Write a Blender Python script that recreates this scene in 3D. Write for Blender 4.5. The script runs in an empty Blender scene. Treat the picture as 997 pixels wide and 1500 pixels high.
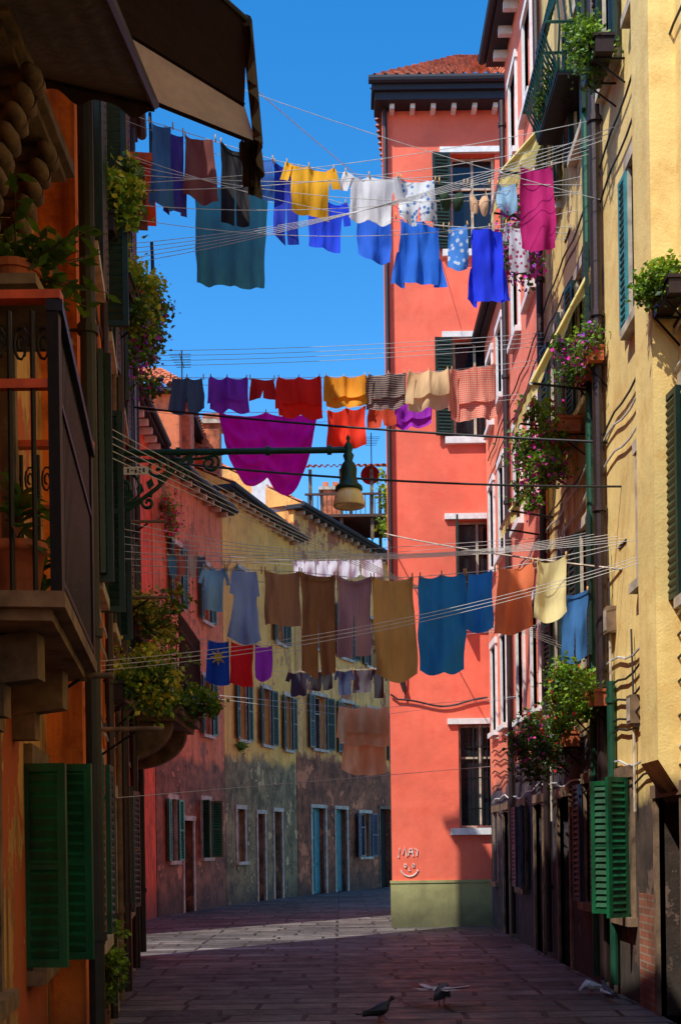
import bpy, math, random
from mathutils import Vector, Matrix, noise
R=random.Random(7)
V=Vector
scene=bpy.context.scene

# ------------------------------------------------------------------ materials
def new_mat(name):
    m=bpy.data.materials.new(name); m.use_nodes=True
    nt=m.node_tree; nt.nodes.clear()
    o=nt.nodes.new('ShaderNodeOutputMaterial'); b=nt.nodes.new('ShaderNodeBsdfPrincipled')
    nt.links.new(b.outputs[0],o.inputs[0])
    return m,nt,b,o
def N(nt,t,**k):
    n=nt.nodes.new(t)
    for a,v in k.items(): setattr(n,a,v)
    return n
def c4(c): return (c[0],c[1],c[2],1)
def mul(c,f): return (min(1,c[0]*f),min(1,c[1]*f),min(1,c[2]*f))
def mixc(nt,fac,a,b,mode='MIX'):
    n=nt.nodes.new('ShaderNodeMix'); n.data_type='RGBA'; n.blend_type=mode
    for i,v in ((0,fac),(6,a),(7,b)):
        if isinstance(v,bpy.types.NodeSocket): nt.links.new(v,n.inputs[i])
        else: n.inputs[i].default_value = v if i==0 else c4(v)
    return n.outputs[2]
def ramp(nt,src,p0,p1,c0=(0,0,0),c1=(1,1,1)):
    r=nt.nodes.new('ShaderNodeValToRGB'); r.color_ramp.elements[0].position=p0; r.color_ramp.elements[1].position=p1
    r.color_ramp.elements[0].color=c4(c0); r.color_ramp.elements[1].color=c4(c1)
    nt.links.new(src,r.inputs[0]); return r.outputs[0]
def coords(nt,scale=(1,1,1)):
    tc=nt.nodes.new('ShaderNodeTexCoord'); mp=nt.nodes.new('ShaderNodeMapping')
    mp.inputs['Scale'].default_value=scale
    nt.links.new(tc.outputs['Object'],mp.inputs[0]); return mp.outputs[0]
def tex_noise(nt,scale,detail=5,sc=(1,1,1),rough=.6):
    n=N(nt,'ShaderNodeTexNoise'); n.inputs['Scale'].default_value=scale; n.inputs['Detail'].default_value=min(detail,6)
    n.inputs['Roughness'].default_value=rough
    nt.links.new(coords(nt,sc),n.inputs['Vector']); return n.outputs['Fac']
def bump(nt,b,h,strength=.3,dist=.02):
    n=N(nt,'ShaderNodeBump'); n.inputs['Strength'].default_value=strength; n.inputs['Distance'].default_value=dist
    nt.links.new(h,n.inputs['Height']); nt.links.new(n.outputs[0],b.inputs['Normal'])
def fmul(nt,s,f):
    n=N(nt,'ShaderNodeMath',operation='MULTIPLY'); nt.links.new(s,n.inputs[0]); n.inputs[1].default_value=f; return n.outputs[0]
def zmask(nt,z,blur=.5,nscale=1.2,amp=1.2):
    tc=nt.nodes.new('ShaderNodeTexCoord'); s=nt.nodes.new('ShaderNodeSeparateXYZ'); nt.links.new(tc.outputs['Object'],s.inputs[0])
    nz=tex_noise(nt,nscale,6)
    a=N(nt,'ShaderNodeMath',operation='MULTIPLY_ADD'); nt.links.new(nz,a.inputs[0]); a.inputs[1].default_value=amp; nt.links.new(s.outputs[2],a.inputs[2])
    mr=N(nt,'ShaderNodeMapRange'); nt.links.new(a.outputs[0],mr.inputs[0])
    mr.inputs[1].default_value=z+amp*.5-blur/2; mr.inputs[2].default_value=z+amp*.5+blur/2; mr.inputs[3].default_value=1; mr.inputs[4].default_value=0
    return mr.outputs[0]
def stucco(name,base,stain=None,streak=.5,lower=None,zl=2.4,peel=0,peelc=(.3,.2,.13),lblur=.25,lamp=.9,bs=.4,mott=.65):
    m,nt,b,o=new_mat(name)
    stain=stain or mul(base,.45)
    big=ramp(nt,tex_noise(nt,.9,5),.38,.68)
    col=mixc(nt,big,base,mul(base,.75))
    med=ramp(nt,tex_noise(nt,3.3,6,rough=.7),.5,.72)
    col=mixc(nt,fmul(nt,med,mott),col,stain)
    st=ramp(nt,tex_noise(nt,1.0,6,(5,5,.35)),.48,.68)
    col=mixc(nt,fmul(nt,st,streak),col,stain)
    if peel>0:
        pm=ramp(nt,tex_noise(nt,.8,6,rough=.65),.62-peel,.64-peel)
        col=mixc(nt,pm,col,peelc)
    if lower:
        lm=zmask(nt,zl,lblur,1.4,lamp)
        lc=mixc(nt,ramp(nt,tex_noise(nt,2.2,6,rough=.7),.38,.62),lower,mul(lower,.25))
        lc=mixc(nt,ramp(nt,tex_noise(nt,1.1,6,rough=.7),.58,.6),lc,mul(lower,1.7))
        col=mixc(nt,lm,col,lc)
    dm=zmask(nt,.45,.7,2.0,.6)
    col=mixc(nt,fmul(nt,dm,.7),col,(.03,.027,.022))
    nt.links.new(col,b.inputs['Base Color']); b.inputs['Roughness'].default_value=.9
    add=N(nt,'ShaderNodeMath',operation='MULTIPLY_ADD'); nt.links.new(tex_noise(nt,45,3),add.inputs[0]); add.inputs[1].default_value=.35
    nt.links.new(tex_noise(nt,5,6),add.inputs[2])
    bump(nt,b,add.outputs[0],bs,.025)
    return m
def plain(name,c,rough=.6,metal=0,var=.3,nscale=8,bs=.2,sc=(1,1,1)):
    m,nt,b,o=new_mat(name)
    f=ramp(nt,tex_noise(nt,nscale,5,sc),.35,.7)
    nt.links.new(mixc(nt,f,c,mul(c,1-var)),b.inputs['Base Color'])
    b.inputs['Roughness'].default_value=rough; b.inputs['Metallic'].default_value=metal
    bump(nt,b,tex_noise(nt,nscale*4,3,sc),bs,.01)
    return m
def cloth_mat(name,c,c2=None,pat=None,scale=1):
    m,nt,b,o=new_mat(name)
    if pat=='stripes_h' or pat=='stripes_v':
        w=N(nt,'ShaderNodeTexWave'); w.bands_direction='Z' if pat=='stripes_h' else 'X'
        w.inputs['Scale'].default_value=scale*3; w.inputs['Distortion'].default_value=.4
        nt.links.new(coords(nt),w.inputs['Vector']); col=mixc(nt,ramp(nt,w.outputs['Fac'],.4,.55),c,c2)
    elif pat=='check':
        outs=[]
        for d in 'XZ':
            w=N(nt,'ShaderNodeTexWave'); w.bands_direction=d; w.inputs['Scale'].default_value=scale*3
            nt.links.new(coords(nt),w.inputs['Vector']); outs.append(ramp(nt,w.outputs['Fac'],.45,.6))
        h=mixc(nt,outs[0],c,mixc(nt,.5,c,c2)); col=mixc(nt,outs[1],h,c2)
    elif pat=='floral':
        v=N(nt,'ShaderNodeTexVoronoi'); v.inputs['Scale'].default_value=scale*14; nt.links.new(coords(nt),v.inputs['Vector'])
        col=mixc(nt,ramp(nt,v.outputs['Distance'],.3,.42),c2,c)
    else:
        col=mixc(nt,ramp(nt,tex_noise(nt,5,4,(1.5,1,.5)),.35,.7),c,mul(c,.8))
    nt.links.new(col,b.inputs['Base Color']); b.inputs['Roughness'].default_value=.85
    bump(nt,b,tex_noise(nt,6,2,(1.6,1,.35)),.8,.03)
    tr=N(nt,'ShaderNodeBsdfTranslucent'); nt.links.new(col,tr.inputs[0])
    mx=N(nt,'ShaderNodeMixShader'); mx.inputs[0].default_value=.28
    nt.links.new(b.outputs[0],mx.inputs[1]); nt.links.new(tr.outputs[0],mx.inputs[2]); nt.links.new(mx.outputs[0],o.inputs[0])
    return m
def leaf_mat(name,c):
    m,nt,b,o=new_mat(name)
    col=mixc(nt,ramp(nt,tex_noise(nt,9,3),.3,.7),c,mul(c,.5))
    nt.links.new(col,b.inputs['Base Color']); b.inputs['Roughness'].default_value=.5
    tr=N(nt,'ShaderNodeBsdfTranslucent'); nt.links.new(mixc(nt,.5,col,(.3,.45,.03)),tr.inputs[0])
    mx=N(nt,'ShaderNodeMixShader'); mx.inputs[0].default_value=.3
    nt.links.new(b.outputs[0],mx.inputs[1]); nt.links.new(tr.outputs[0],mx.inputs[2]); nt.links.new(mx.outputs[0],o.inputs[0])
    return m
def brickmat(name,c1,c2,mort,scale=1.0,bw=.26,rh=.075):
    m,nt,b,o=new_mat(name)
    br=N(nt,'ShaderNodeTexBrick'); br.inputs['Scale'].default_value=scale
    br.inputs['Color1'].default_value=c4(c1); br.inputs['Color2'].default_value=c4(c2); br.inputs['Mortar'].default_value=c4(mort)
    br.inputs['Brick Width'].default_value=bw; br.inputs['Row Height'].default_value=rh; br.inputs['Mortar Size'].default_value=.008
    tc=nt.nodes.new('ShaderNodeTexCoord'); s=nt.nodes.new('ShaderNodeSeparateXYZ'); cb=nt.nodes.new('ShaderNodeCombineXYZ')
    nt.links.new(tc.outputs['Object'],s.inputs[0]); nt.links.new(s.outputs[1],cb.inputs[0]); nt.links.new(s.outputs[2],cb.inputs[1])
    nt.links.new(cb.outputs[0],br.inputs['Vector'])
    col=mixc(nt,ramp(nt,tex_noise(nt,1.5,6),.4,.65),br.outputs['Color'],mul(c1,.35))
    nt.links.new(col,b.inputs['Base Color']); b.inputs['Roughness'].default_value=.9
    bump(nt,b,br.outputs['Fac'],-.5,.01)
    return m
def paving():
    m,nt,b,o=new_mat('paving_stone')
    br=N(nt,'ShaderNodeTexBrick'); br.inputs['Scale'].default_value=1
    br.inputs['Color1'].default_value=(.06,.056,.052,1); br.inputs['Color2'].default_value=(.26,.235,.215,1); br.inputs['Mortar'].default_value=(.006,.006,.006,1)
    br.inputs['Brick Width'].default_value=.74; br.inputs['Row Height'].default_value=.42; br.inputs['Mortar Size'].default_value=.026; br.inputs['Mortar Smooth'].default_value=.3
    br.offset=.37; br.offset_frequency=3; br.squash=1.5; br.squash_frequency=2
    nz=N(nt,'ShaderNodeTexNoise'); nz.inputs['Scale'].default_value=1.1; co=coords(nt); nt.links.new(co,nz.inputs['Vector'])
    va=N(nt,'ShaderNodeVectorMath',operation='MULTIPLY_ADD'); nt.links.new(nz.outputs['Color'],va.inputs[0]); va.inputs[1].default_value=(.16,.12,0); nt.links.new(co,va.inputs[2])
    nt.links.new(va.outputs[0],br.inputs['Vector'])
    c=mixc(nt,fmul(nt,ramp(nt,tex_noise(nt,1.3,6,rough=.7),.38,.66),.75),br.outputs['Color'],(.042,.038,.038))
    c=mixc(nt,ramp(nt,tex_noise(nt,14,5),.56,.75),c,(.24,.21,.19))
    c=mixc(nt,fmul(nt,ramp(nt,tex_noise(nt,.45,5),.5,.62),.45),c,(.03,.027,.027))
    nt.links.new(c,b.inputs['Base Color'])
    nt.links.new(ramp(nt,tex_noise(nt,3,5),.3,.7,(.4,)*3,(.8,)*3),b.inputs['Roughness'])
    mt=N(nt,'ShaderNodeMath',operation='MULTIPLY_ADD'); nt.links.new(br.outputs['Fac'],mt.inputs[0]); mt.inputs[1].default_value=-1.2; nt.links.new(tex_noise(nt,6,6),mt.inputs[2])
    bump(nt,b,mt.outputs[0],1.0,.035)
    return m

M={}
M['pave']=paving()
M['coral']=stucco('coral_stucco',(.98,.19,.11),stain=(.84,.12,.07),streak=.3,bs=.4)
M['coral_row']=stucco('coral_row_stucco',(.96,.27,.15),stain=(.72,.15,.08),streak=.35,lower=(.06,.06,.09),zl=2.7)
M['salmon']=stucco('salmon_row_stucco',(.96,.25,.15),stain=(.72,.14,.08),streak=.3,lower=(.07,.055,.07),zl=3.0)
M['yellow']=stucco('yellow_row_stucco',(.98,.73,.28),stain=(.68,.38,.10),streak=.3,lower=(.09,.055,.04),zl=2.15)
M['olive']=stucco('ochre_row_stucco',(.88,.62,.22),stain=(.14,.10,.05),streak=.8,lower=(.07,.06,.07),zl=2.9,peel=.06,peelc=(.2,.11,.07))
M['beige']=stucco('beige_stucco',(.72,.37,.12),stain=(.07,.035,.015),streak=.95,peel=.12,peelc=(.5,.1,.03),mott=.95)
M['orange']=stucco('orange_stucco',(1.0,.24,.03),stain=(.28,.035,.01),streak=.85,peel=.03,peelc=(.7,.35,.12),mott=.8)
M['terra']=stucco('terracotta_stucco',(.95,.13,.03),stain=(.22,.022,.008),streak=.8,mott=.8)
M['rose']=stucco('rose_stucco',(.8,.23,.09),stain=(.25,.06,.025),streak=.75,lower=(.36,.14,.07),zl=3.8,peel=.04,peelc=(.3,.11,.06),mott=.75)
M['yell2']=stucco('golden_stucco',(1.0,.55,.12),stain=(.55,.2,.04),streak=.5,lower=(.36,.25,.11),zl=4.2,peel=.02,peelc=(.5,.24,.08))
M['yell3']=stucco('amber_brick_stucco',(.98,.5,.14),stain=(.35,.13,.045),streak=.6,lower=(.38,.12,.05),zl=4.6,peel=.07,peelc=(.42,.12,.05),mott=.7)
M['plinth']=stucco('green_plinth',(.42,.40,.17),stain=(.22,.2,.08),streak=.6)
M['stone']=plain('istrian_stone',(.66,.55,.42),.8,var=.6,nscale=5)
M['stoned']=plain('worn_stone',(.27,.17,.1),.85,var=.75,nscale=4,bs=.5)
M['carve']=plain('carved_brown_stone',(.12,.06,.025),.8,var=.8,nscale=9,bs=.6)
M['white']=plain('white_paint_stone',(.85,.85,.84),.7,var=.25)
M['green']=plain('green_shutter_paint',(.006,.12,.045),.4,var=.8,nscale=5,sc=(1,1,.3))
M['dgreen']=plain('dark_green_shutter_paint',(.004,.03,.02),.45,var=.5,nscale=6)
M['teal']=plain('teal_paint',(.05,.28,.3),.5,var=.4)
M['blued']=plain('blue_grey_paint',(.02,.045,.1),.5,var=.6)
M['wood']=plain('old_wood',(.1,.04,.02),.7,var=.6,nscale=5,sc=(4,4,.4))
M['glass']=plain('window_glass',(.012,.016,.022),.08,var=.3,bs=.05)
M['dark']=plain('dark_interior',(.008,.007,.008),.9)
M['iron']=plain('wrought_iron',(.014,.014,.016),.45,.6,var=.3)
M['igreen']=plain('green_cast_iron',(.008,.065,.04),.4,.3,var=.6)
M['pipe']=plain('brown_drainpipe',(.04,.022,.022),.45,.3)
M['pipeg']=plain('green_drainpipe',(.012,.08,.045),.45,.2)
M['tile']=plain('terracotta_roof_tile',(.75,.21,.085),.85,var=.75,nscale=4,bs=.4)
M['eave']=plain('dark_eave',(.016,.018,.03),.7)
M['pot']=plain('terracotta_pot',(.55,.13,.04),.8,var=.45)
M['wire']=plain('white_wire',(.7,.7,.7),.5)
M['wired']=plain('dark_cable',(.02,.02,.02),.6)
M['peg']=plain('clothes_peg',(.6,.35,.12),.6)
M['brick']=brickmat('old_brick',(.38,.12,.06),(.25,.09,.05),(.3,.26,.2))
M['rail']=plain('red_wood_rail',(.7,.1,.03),.5,var=.5)
M['sign']=plain('white_enamel',(.8,.8,.78),.3)
M['opal']=plain('opal_glass',(.95,.75,.35),.2,var=.3)
M['leafd']=leaf_mat('leaf_dark',(.022,.07,.012)); M['leafm']=leaf_mat('leaf_mid',(.10,.25,.02)); M['leafl']=leaf_mat('leaf_light',(.32,.55,.03)); M['leafy']=leaf_mat('leaf_yellow',(.75,.66,.06))
M['leafr']=leaf_mat('leaf_bronze',(.24,.07,.02))
M['fmag']=plain('magenta_petal',(.85,.02,.45),.6); M['fpur']=plain('purple_petal',(.42,.04,.7),.6); M['fred']=plain('red_petal',(.85,.02,.02),.6)
M['stem']=plain('stem',(.07,.05,.02),.8)
M['awn']=cloth_mat('brown_awning_canvas',(.05,.033,.02)); M['awnk']=cloth_mat('sunlit_khaki_canvas',(.98,.82,.5)); M['awnc']=cloth_mat('cream_awning_canvas',(.95,.78,.3))  # khaki panel coloured extra pale to stand in for sunlight through the canvas
M['fg']=plain('feather_grey',(.09,.1,.12),.6,var=.5,nscale=25); M['fw']=plain('feather_white',(.7,.72,.75),.6,var=.3,nscale=25); M['fb']=plain('feather_black',(.012,.013,.02),.5); M['foot']=plain('pigeon_foot',(.45,.08,.06),.6)
M['graf']=plain('white_spray_paint',(.85,.78,.74),.8)

# ------------------------------------------------------------------ mesh builder
class MB:
    def __init__(s): s.v=[]; s.f=[]; s.m=[]; s.mats=[]
    def mi(s,m):
        m=M[m] if isinstance(m,str) else m
        if m not in s.mats: s.mats.append(m)
        return s.mats.index(m)
    def face(s,pts,m):
        i=len(s.v); s.v+= [tuple(p) for p in pts]; s.f.append(tuple(range(i,i+len(pts)))); s.m.append(s.mi(m))
    def box(s,c,ax,ay,az,m):
        c,ax,ay,az=V(c),V(ax),V(ay),V(az); i=len(s.v)
        for a in(-1,1):
            for b in(-1,1):
                for d in(-1,1): s.v.append(tuple(c+ax*a+ay*b+az*d))
        k=s.mi(m)
        for f in((0,1,3,2),(4,6,7,5),(0,4,5,1),(2,3,7,6),(0,2,6,4),(1,5,7,3)):
            s.f.append(tuple(i+j for j in f)); s.m.append(k)
    def abox(s,x0,x1,y0,y1,z0,z1,m):
        s.box(((x0+x1)/2,(y0+y1)/2,(z0+z1)/2),((x1-x0)/2,0,0),(0,(y1-y0)/2,0),(0,0,(z1-z0)/2),m)
    def tube(s,pts,r,m,n=7,cap=True):
        pts=[V(p) for p in pts]; k=s.mi(m); base=len(s.v); up=V((0,0,1))
        rr=r if isinstance(r,(list,tuple)) else [r]*len(pts)
        for i,p in enumerate(pts):
            t=(pts[min(i+1,len(pts)-1)]-pts[max(i-1,0)])
            if t.length<1e-9: t=V((0,0,1))
            t.normalize()
            a=t.cross(up if abs(t.z)<.9 else V((1,0,0))).normalized(); b=t.cross(a)
            for j in range(n):
                q=2*math.pi*j/n; s.v.append(tuple(p+(a*math.cos(q)+b*math.sin(q))*rr[i]))
        for i in range(len(pts)-1):
            for j in range(n):
                s.f.append((base+i*n+j,base+i*n+(j+1)%n,base+(i+1)*n+(j+1)%n,base+(i+1)*n+j)); s.m.append(k)
        if cap:
            s.f.append(tuple(base+j for j in range(n))); s.m.append(k)
            e=base+(len(pts)-1)*n; s.f.append(tuple(e+j for j in range(n-1,-1,-1))); s.m.append(k)
    def lathe(s,c,prof,m,n=20):
        c=V(c); k=s.mi(m); base=len(s.v)
        for r,z in prof:
            for j in range(n):
                q=2*math.pi*j/n; s.v.append((c.x+r*math.cos(q),c.y+r*math.sin(q),c.z+z))
        for i in range(len(prof)-1):
            for j in range(n):
                s.f.append((base+i*n+j,base+i*n+(j+1)%n,base+(i+1)*n+(j+1)%n,base+(i+1)*n+j)); s.m.append(k)
    def grid(s,rows,m):
        base=len(s.v); k=s.mi(m); w=len(rows[0])
        for r in rows: s.v+=[tuple(p) for p in r]
        for i in range(len(rows)-1):
            for j in range(w-1):
                s.f.append((base+i*w+j,base+i*w+j+1,base+(i+1)*w+j+1,base+(i+1)*w+j)); s.m.append(k)
    def make(s,name,parent=None,smooth=False):
        me=bpy.data.meshes.new(name); me.from_pydata(s.v,[],s.f)
        for m in s.mats: me.materials.append(m)
        me.polygons.foreach_set('material_index',s.m)
        if smooth: me.polygons.foreach_set('use_smooth',[True]*len(s.f))
        me.update()
        ob=bpy.data.objects.new(name,me); scene.collection.objects.link(ob)
        if parent: ob.parent=parent
        return ob
def empty(name):
    e=bpy.data.objects.new(name,None); scene.collection.objects.link(e); e.empty_display_size=.3; return e

# ------------------------------------------------------------------ facade frames
class Fr:
    def __init__(s,p0,p1,t0,t1,side):
        s.p0=V((*p0,0)); s.p1=V((*p1,0)); s.t0=t0; s.t1=t1
        s.d=(s.p1-s.p0).normalized(); s.n=V((s.d.y,-s.d.x,0))*side; s.k=(s.p1-s.p0)/(t1-t0)
    def P(s,t,out,z): 
        p=s.p0+s.k*(t-s.t0)+s.n*out; return V((p.x,p.y,z))
def fbox(mb,fr,t0,t1,o0,o1,z0,z1,m):
    c=fr.P((t0+t1)/2,(o0+o1)/2,(z0+z1)/2)
    mb.box(c,fr.k*((t1-t0)/2),fr.n*((o1-o0)/2),(0,0,(z1-z0)/2),m)
def leaf(mb,h,dr,w,z0,z1,m,slat=True,th=.02):
    h=V((h[0],h[1],0)); dr=V(dr).normalized(); nn=V((-dr.y,dr.x,0)); H=z1-z0; zc=(z0+z1)/2
    st=.05
    for u in (st/2,w-st/2): mb.box(h+dr*u+V((0,0,zc)),dr*st/2,nn*th,(0,0,H/2),m)
    for z in (z0+st/2,zc,z1-st/2): mb.box(h+dr*w/2+V((0,0,z)),dr*(w/2-st),nn*(th-.002),(0,0,st/2),m)
    if slat:
        k=max(6,int(H/.07))
        for i in range(k):
            z=z0+st+(H-2*st)*(i+.5)/k
            mb.box(h+dr*w/2+V((0,0,z)),dr*(w/2-st),nn*.012+V((0,0,.012)),V((0,0,.026))-nn*.012,m)
    else: mb.box(h+dr*w/2+V((0,0,zc)),dr*(w/2-st),nn*.008,(0,0,H/2-st),m)
def corr(mb,a,b,c,d,m='tile',pitch=.21,amp=.045,rows=8):
    a,b,c,d=V(a),V(b),V(c),V(d); L=(b-a).length; n=max(2,int(L/pitch))*6
    nr=((b-a).cross(d-a)).normalized()
    if nr.z<0: nr=-nr
    G=[]
    for i in range(rows):
        for e in (0,1):
            v=(i+e)/rows; row=[]
            for j in range(n+1):
                u=j/n; p=(a.lerp(b,u)).lerp(d.lerp(c,u),v)
                ph=math.sin(j/6*2*math.pi)
                row.append(p+nr*(amp*ph+(.035 if e==0 else 0)+.012*noise.noise(V((j*.4,i*1.3,L)))))
            G.append(row)
    mb.grid(G,m)
def building(name,p0,p1,t0,t1,side,h,depth,mat,ops=(),skew=(0,0),roof=True,over=.35,slope=.45,surround='stone',plinth=None,eavem='eave',brack='white'):
    e=empty(name); fr=Fr(p0,p1,t0,t1,side)
    us=sorted(set([t0,t1]+[x for o in ops for x in(o['t'][0],o['t'][1])])); zs=sorted(set([0,h]+[x for o in ops for x in(o['z'][0],o['z'][1])]))
    w=MB()
    for i in range(len(us)-1):
        for j in range(len(zs)-1):
            uc=(us[i]+us[i+1])/2; zc=(zs[j]+zs[j+1])/2
            if any(o['t'][0]<uc<o['t'][1] and o['z'][0]<zc<o['z'][1] for o in ops): continue
            w.face([fr.P(us[i],0,zs[j]),fr.P(us[i+1],0,zs[j]),fr.P(us[i+1],0,zs[j+1]),fr.P(us[i],0,zs[j+1])],mat)
    D=.22
    for o in ops:
        a,b=o['t']; c,d=o['z']
        for q in ([(a,0,c),(b,0,c),(b,-D,c),(a,-D,c)],[(a,0,d),(b,0,d),(b,-D,d),(a,-D,d)],[(a,0,c),(a,0,d),(a,-D,d),(a,-D,c)],[(b,0,c),(b,0,d),(b,-D,d),(b,-D,c)]):
            w.face([fr.P(*x) for x in q],mat)
    b0=fr.P(t0,-depth,0)+fr.d*skew[0]; b1=fr.P(t1,-depth,0)+fr.d*skew[1]; f0=fr.P(t0,0,0); f1=fr.P(t1,0,0); H=V((0,0,h))
    for x,y in((f1,b1),(b1,b0),(b0,f0)): w.face([x,y,y+H,x+H],mat)
    w.face([f0+H,f1+H,b1+H,b0+H],mat)
    w.make('walls',e)
    if plinth:
        pm,pz=plinth; pb=MB(); fbox(pb,fr,t0-.03,t1,-.1,.04,0,pz,pm); fbox(pb,fr,t0-.04,t1,-.1,.055,pz,pz+.05,pm)
        pb.make('plinth',e)
    tr=MB(); sh=MB(); g=MB(); wr=1/fr.k.length
    for o in ops:
        a,b=o['t']; c,d=o['z']; door=o.get('door')
        sm=o.get('sur',surround); sw=.09*wr
        gm=o.get('fill','glass')
        g.face([fr.P(a,-D+.01,c),fr.P(b,-D+.01,c),fr.P(b,-D+.01,d),fr.P(a,-D+.01,d)],gm)
        fm=o.get('frame','stone' if not door else gm)
        if not door and gm=='glass':
            for x in (a+.03,(a+b)/2,b-.03): fbox(g,fr,x-.025*wr,x+.025*wr,-D+.015,-D+.06,c,d,fm)
            for z in (c+.03,c+(d-c)*.68,d-.03): fbox(g,fr,a+.06,b-.06,-D+.02,-D+.055,z-.02,z+.02,fm)
        elif door:
            for i in range(2):
                x0=a+.04+(b-a-.06)*i/2; x1=x0+(b-a-.12)/2
                for k in range(3):
                    z0=c+.1+(d-c-.15)*k/3; fbox(g,fr,x0+.04,x1-.04,-D+.012,-D+.04,z0,z0+(d-c-.15)/3-.08,gm)
        if sm:
            fbox(tr,fr,a-sw,a,-.05,.035,c,d,sm); fbox(tr,fr,b,b+sw,-.05,.035,c,d,sm)
            fbox(tr,fr,a-sw-.03,b+sw+.03,-.05,.05,d,d+.12,sm)
            if not door: fbox(tr,fr,a-sw-.05,b+sw+.05,-.1,.1,c-.09,c,sm)
        s=o.get('sh'); smt=o.get('shm','dgreen'); wl=(b-a)/2*fr.k.length
        if s=='flat':
            for hp,dd in((a-.01,-1),(b+.01,1)):
                p=fr.P(hp,.075,0); an=R.uniform(.02,.2); leaf(sh,p,fr.d*dd+fr.n*an,wl,c,d,smt)
        if s=='perp':
            for hp,dd in((a-.01,-1),(b+.01,1)):
                p=fr.P(hp,.06,0); an=R.uniform(1.0,2.2); leaf(sh,p,fr.d*dd+fr.n*an,wl,c,d,smt)
        if s=='closed':
            for hp,dd in((a,1),(b,-1)):
                p=fr.P(hp,-.02,0); leaf(sh,p,fr.d*dd,wl,c,d,smt)
    if g.f: g.make('windows_and_doors',e)
    if tr.f: tr.make('stone_surrounds',e)
    if sh.f: sh.make('shutters',e)
    if roof:
        r=MB(); ov=over
        fbox(r,fr,t0-.1,t1+.1,-.2,ov,h,h+.14,eavem)
        if brack:
            n=int((t1-t0)*fr.k.length/.55)
            for i in range(n):
                t=t0+(t1-t0)*(i+.5)/n; fbox(r,fr,t-.05*wr,t+.05*wr,0,ov-.08,h-.13,h,brack)
        r.tube([fr.P(t0-.12*wr,ov+.06,h+.12),fr.P(t1+.12*wr,ov+.06,h+.12)],.075,eavem,8)
        z0=h+.16; rz=z0+(depth/2+ov)*slope
        A=fr.P(t0-.1,ov,z0);B=fr.P(t1+.1,ov,z0)
        C=fr.P(t1+.1,-depth/2,rz)+fr.d*(skew[1]/2); Dp=fr.P(t0-.1,-depth/2,rz)+fr.d*(skew[0]/2)
        corr(r,A,B,C,Dp)
        A2=fr.P(t0-.1,-depth-ov,z0)+fr.d*skew[0];B2=fr.P(t1+.1,-depth-ov,z0)+fr.d*skew[1]
        corr(r,A2,B2,C,Dp,rows=4)
        for P_,Q_,S_ in((A,Dp,A2),(B,C,B2)): r.face([P_-V((0,0,.03)),Q_-V((0,0,.05)),S_-V((0,0,.03))],mat)
        r.make('roof',e)
    return e,fr
def W(t0,t1,z0,z1,**k): return dict(t=(t0,t1),z=(z0,z1),**k)

# ------------------------------------------------------------------ setting
g=MB(); g.grid([[(-400+800*i/8,-120+900*j/8,0) for i in range(9)] for j in range(9)],'pave'); g.make('ground')

lx=lambda y:-.7-.127*y
la=lambda y:-.95-.127*y
bA,frA=building('beige_house',(la(-9),-9),(la(8.6),8.6),-9,8.6,1,8.8,6,'beige',[
  W(7.45,8.15,.88,2.12,sur='stoned'), W(5.5,6.9,2.76,4.6,fill='dark',sur='stoned',door=1), W(5.3,6.1,.9,2.2,sur='stoned'),
  W(2,3,3,4.6,sh='flat')],over=.2,brack=None,slope=.1)
bB,frB=building('orange_house',(lx(8.6),8.6),(lx(13),13),8.6,13,1,10.7,6,'orange',[
  W(9.6,10.2,3.7,5.4,sh='flat'),W(9.6,10.2,6.3,8.1,sh='flat'),W(11.5,12.1,3.7,5.3,sh='flat'),W(11.5,12.1,6.4,8.1,sh='flat'),
  W(9.4,10.1,.9,2.3,sh='flat',shm='green'),W(11.3,12.1,0,2.1,door=1,fill='wood'),W(9.6,10.2,9,10.3,sh='flat'),W(11.5,12.1,9,10.3,sh='flat')],over=.15,brack=None,slope=.1)
s=MB()
for y,z0,z1,wd in((10.9,6.25,8.3,.2),(9.4,3.65,5.4,.12),(10.35,3.6,5.3,.16),(12.3,3.7,5.3,.14)): leaf(s,(lx(y)+.02,y),(1,.1,0),wd+.05,z0,z1,'dgreen')
s.make('half_open_shutters',bB)
bC,frC=building('terracotta_house',(lx(13),13),(lx(18.3),18.3),13,18.3,1,12.2,6,'terra',[
  W(14,14.7,.9,2.3,sh='flat'),W(16.2,17,0,2.2,door=1,fill='wood'),
  W(14,14.7,3.7,5.3,sh='flat'),W(16,16.8,3.5,5.5,sh='flat'),
  W(14,14.7,6.6,8.2,sh='flat'),W(16.4,17.1,6.6,8.2,sh='flat'),W(14,14.7,9.6,11,sh='flat'),W(16.4,17.1,9.6,11,sh='flat')],skew=(0,-5.2),over=.15,brack=None,slope=.06)

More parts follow.
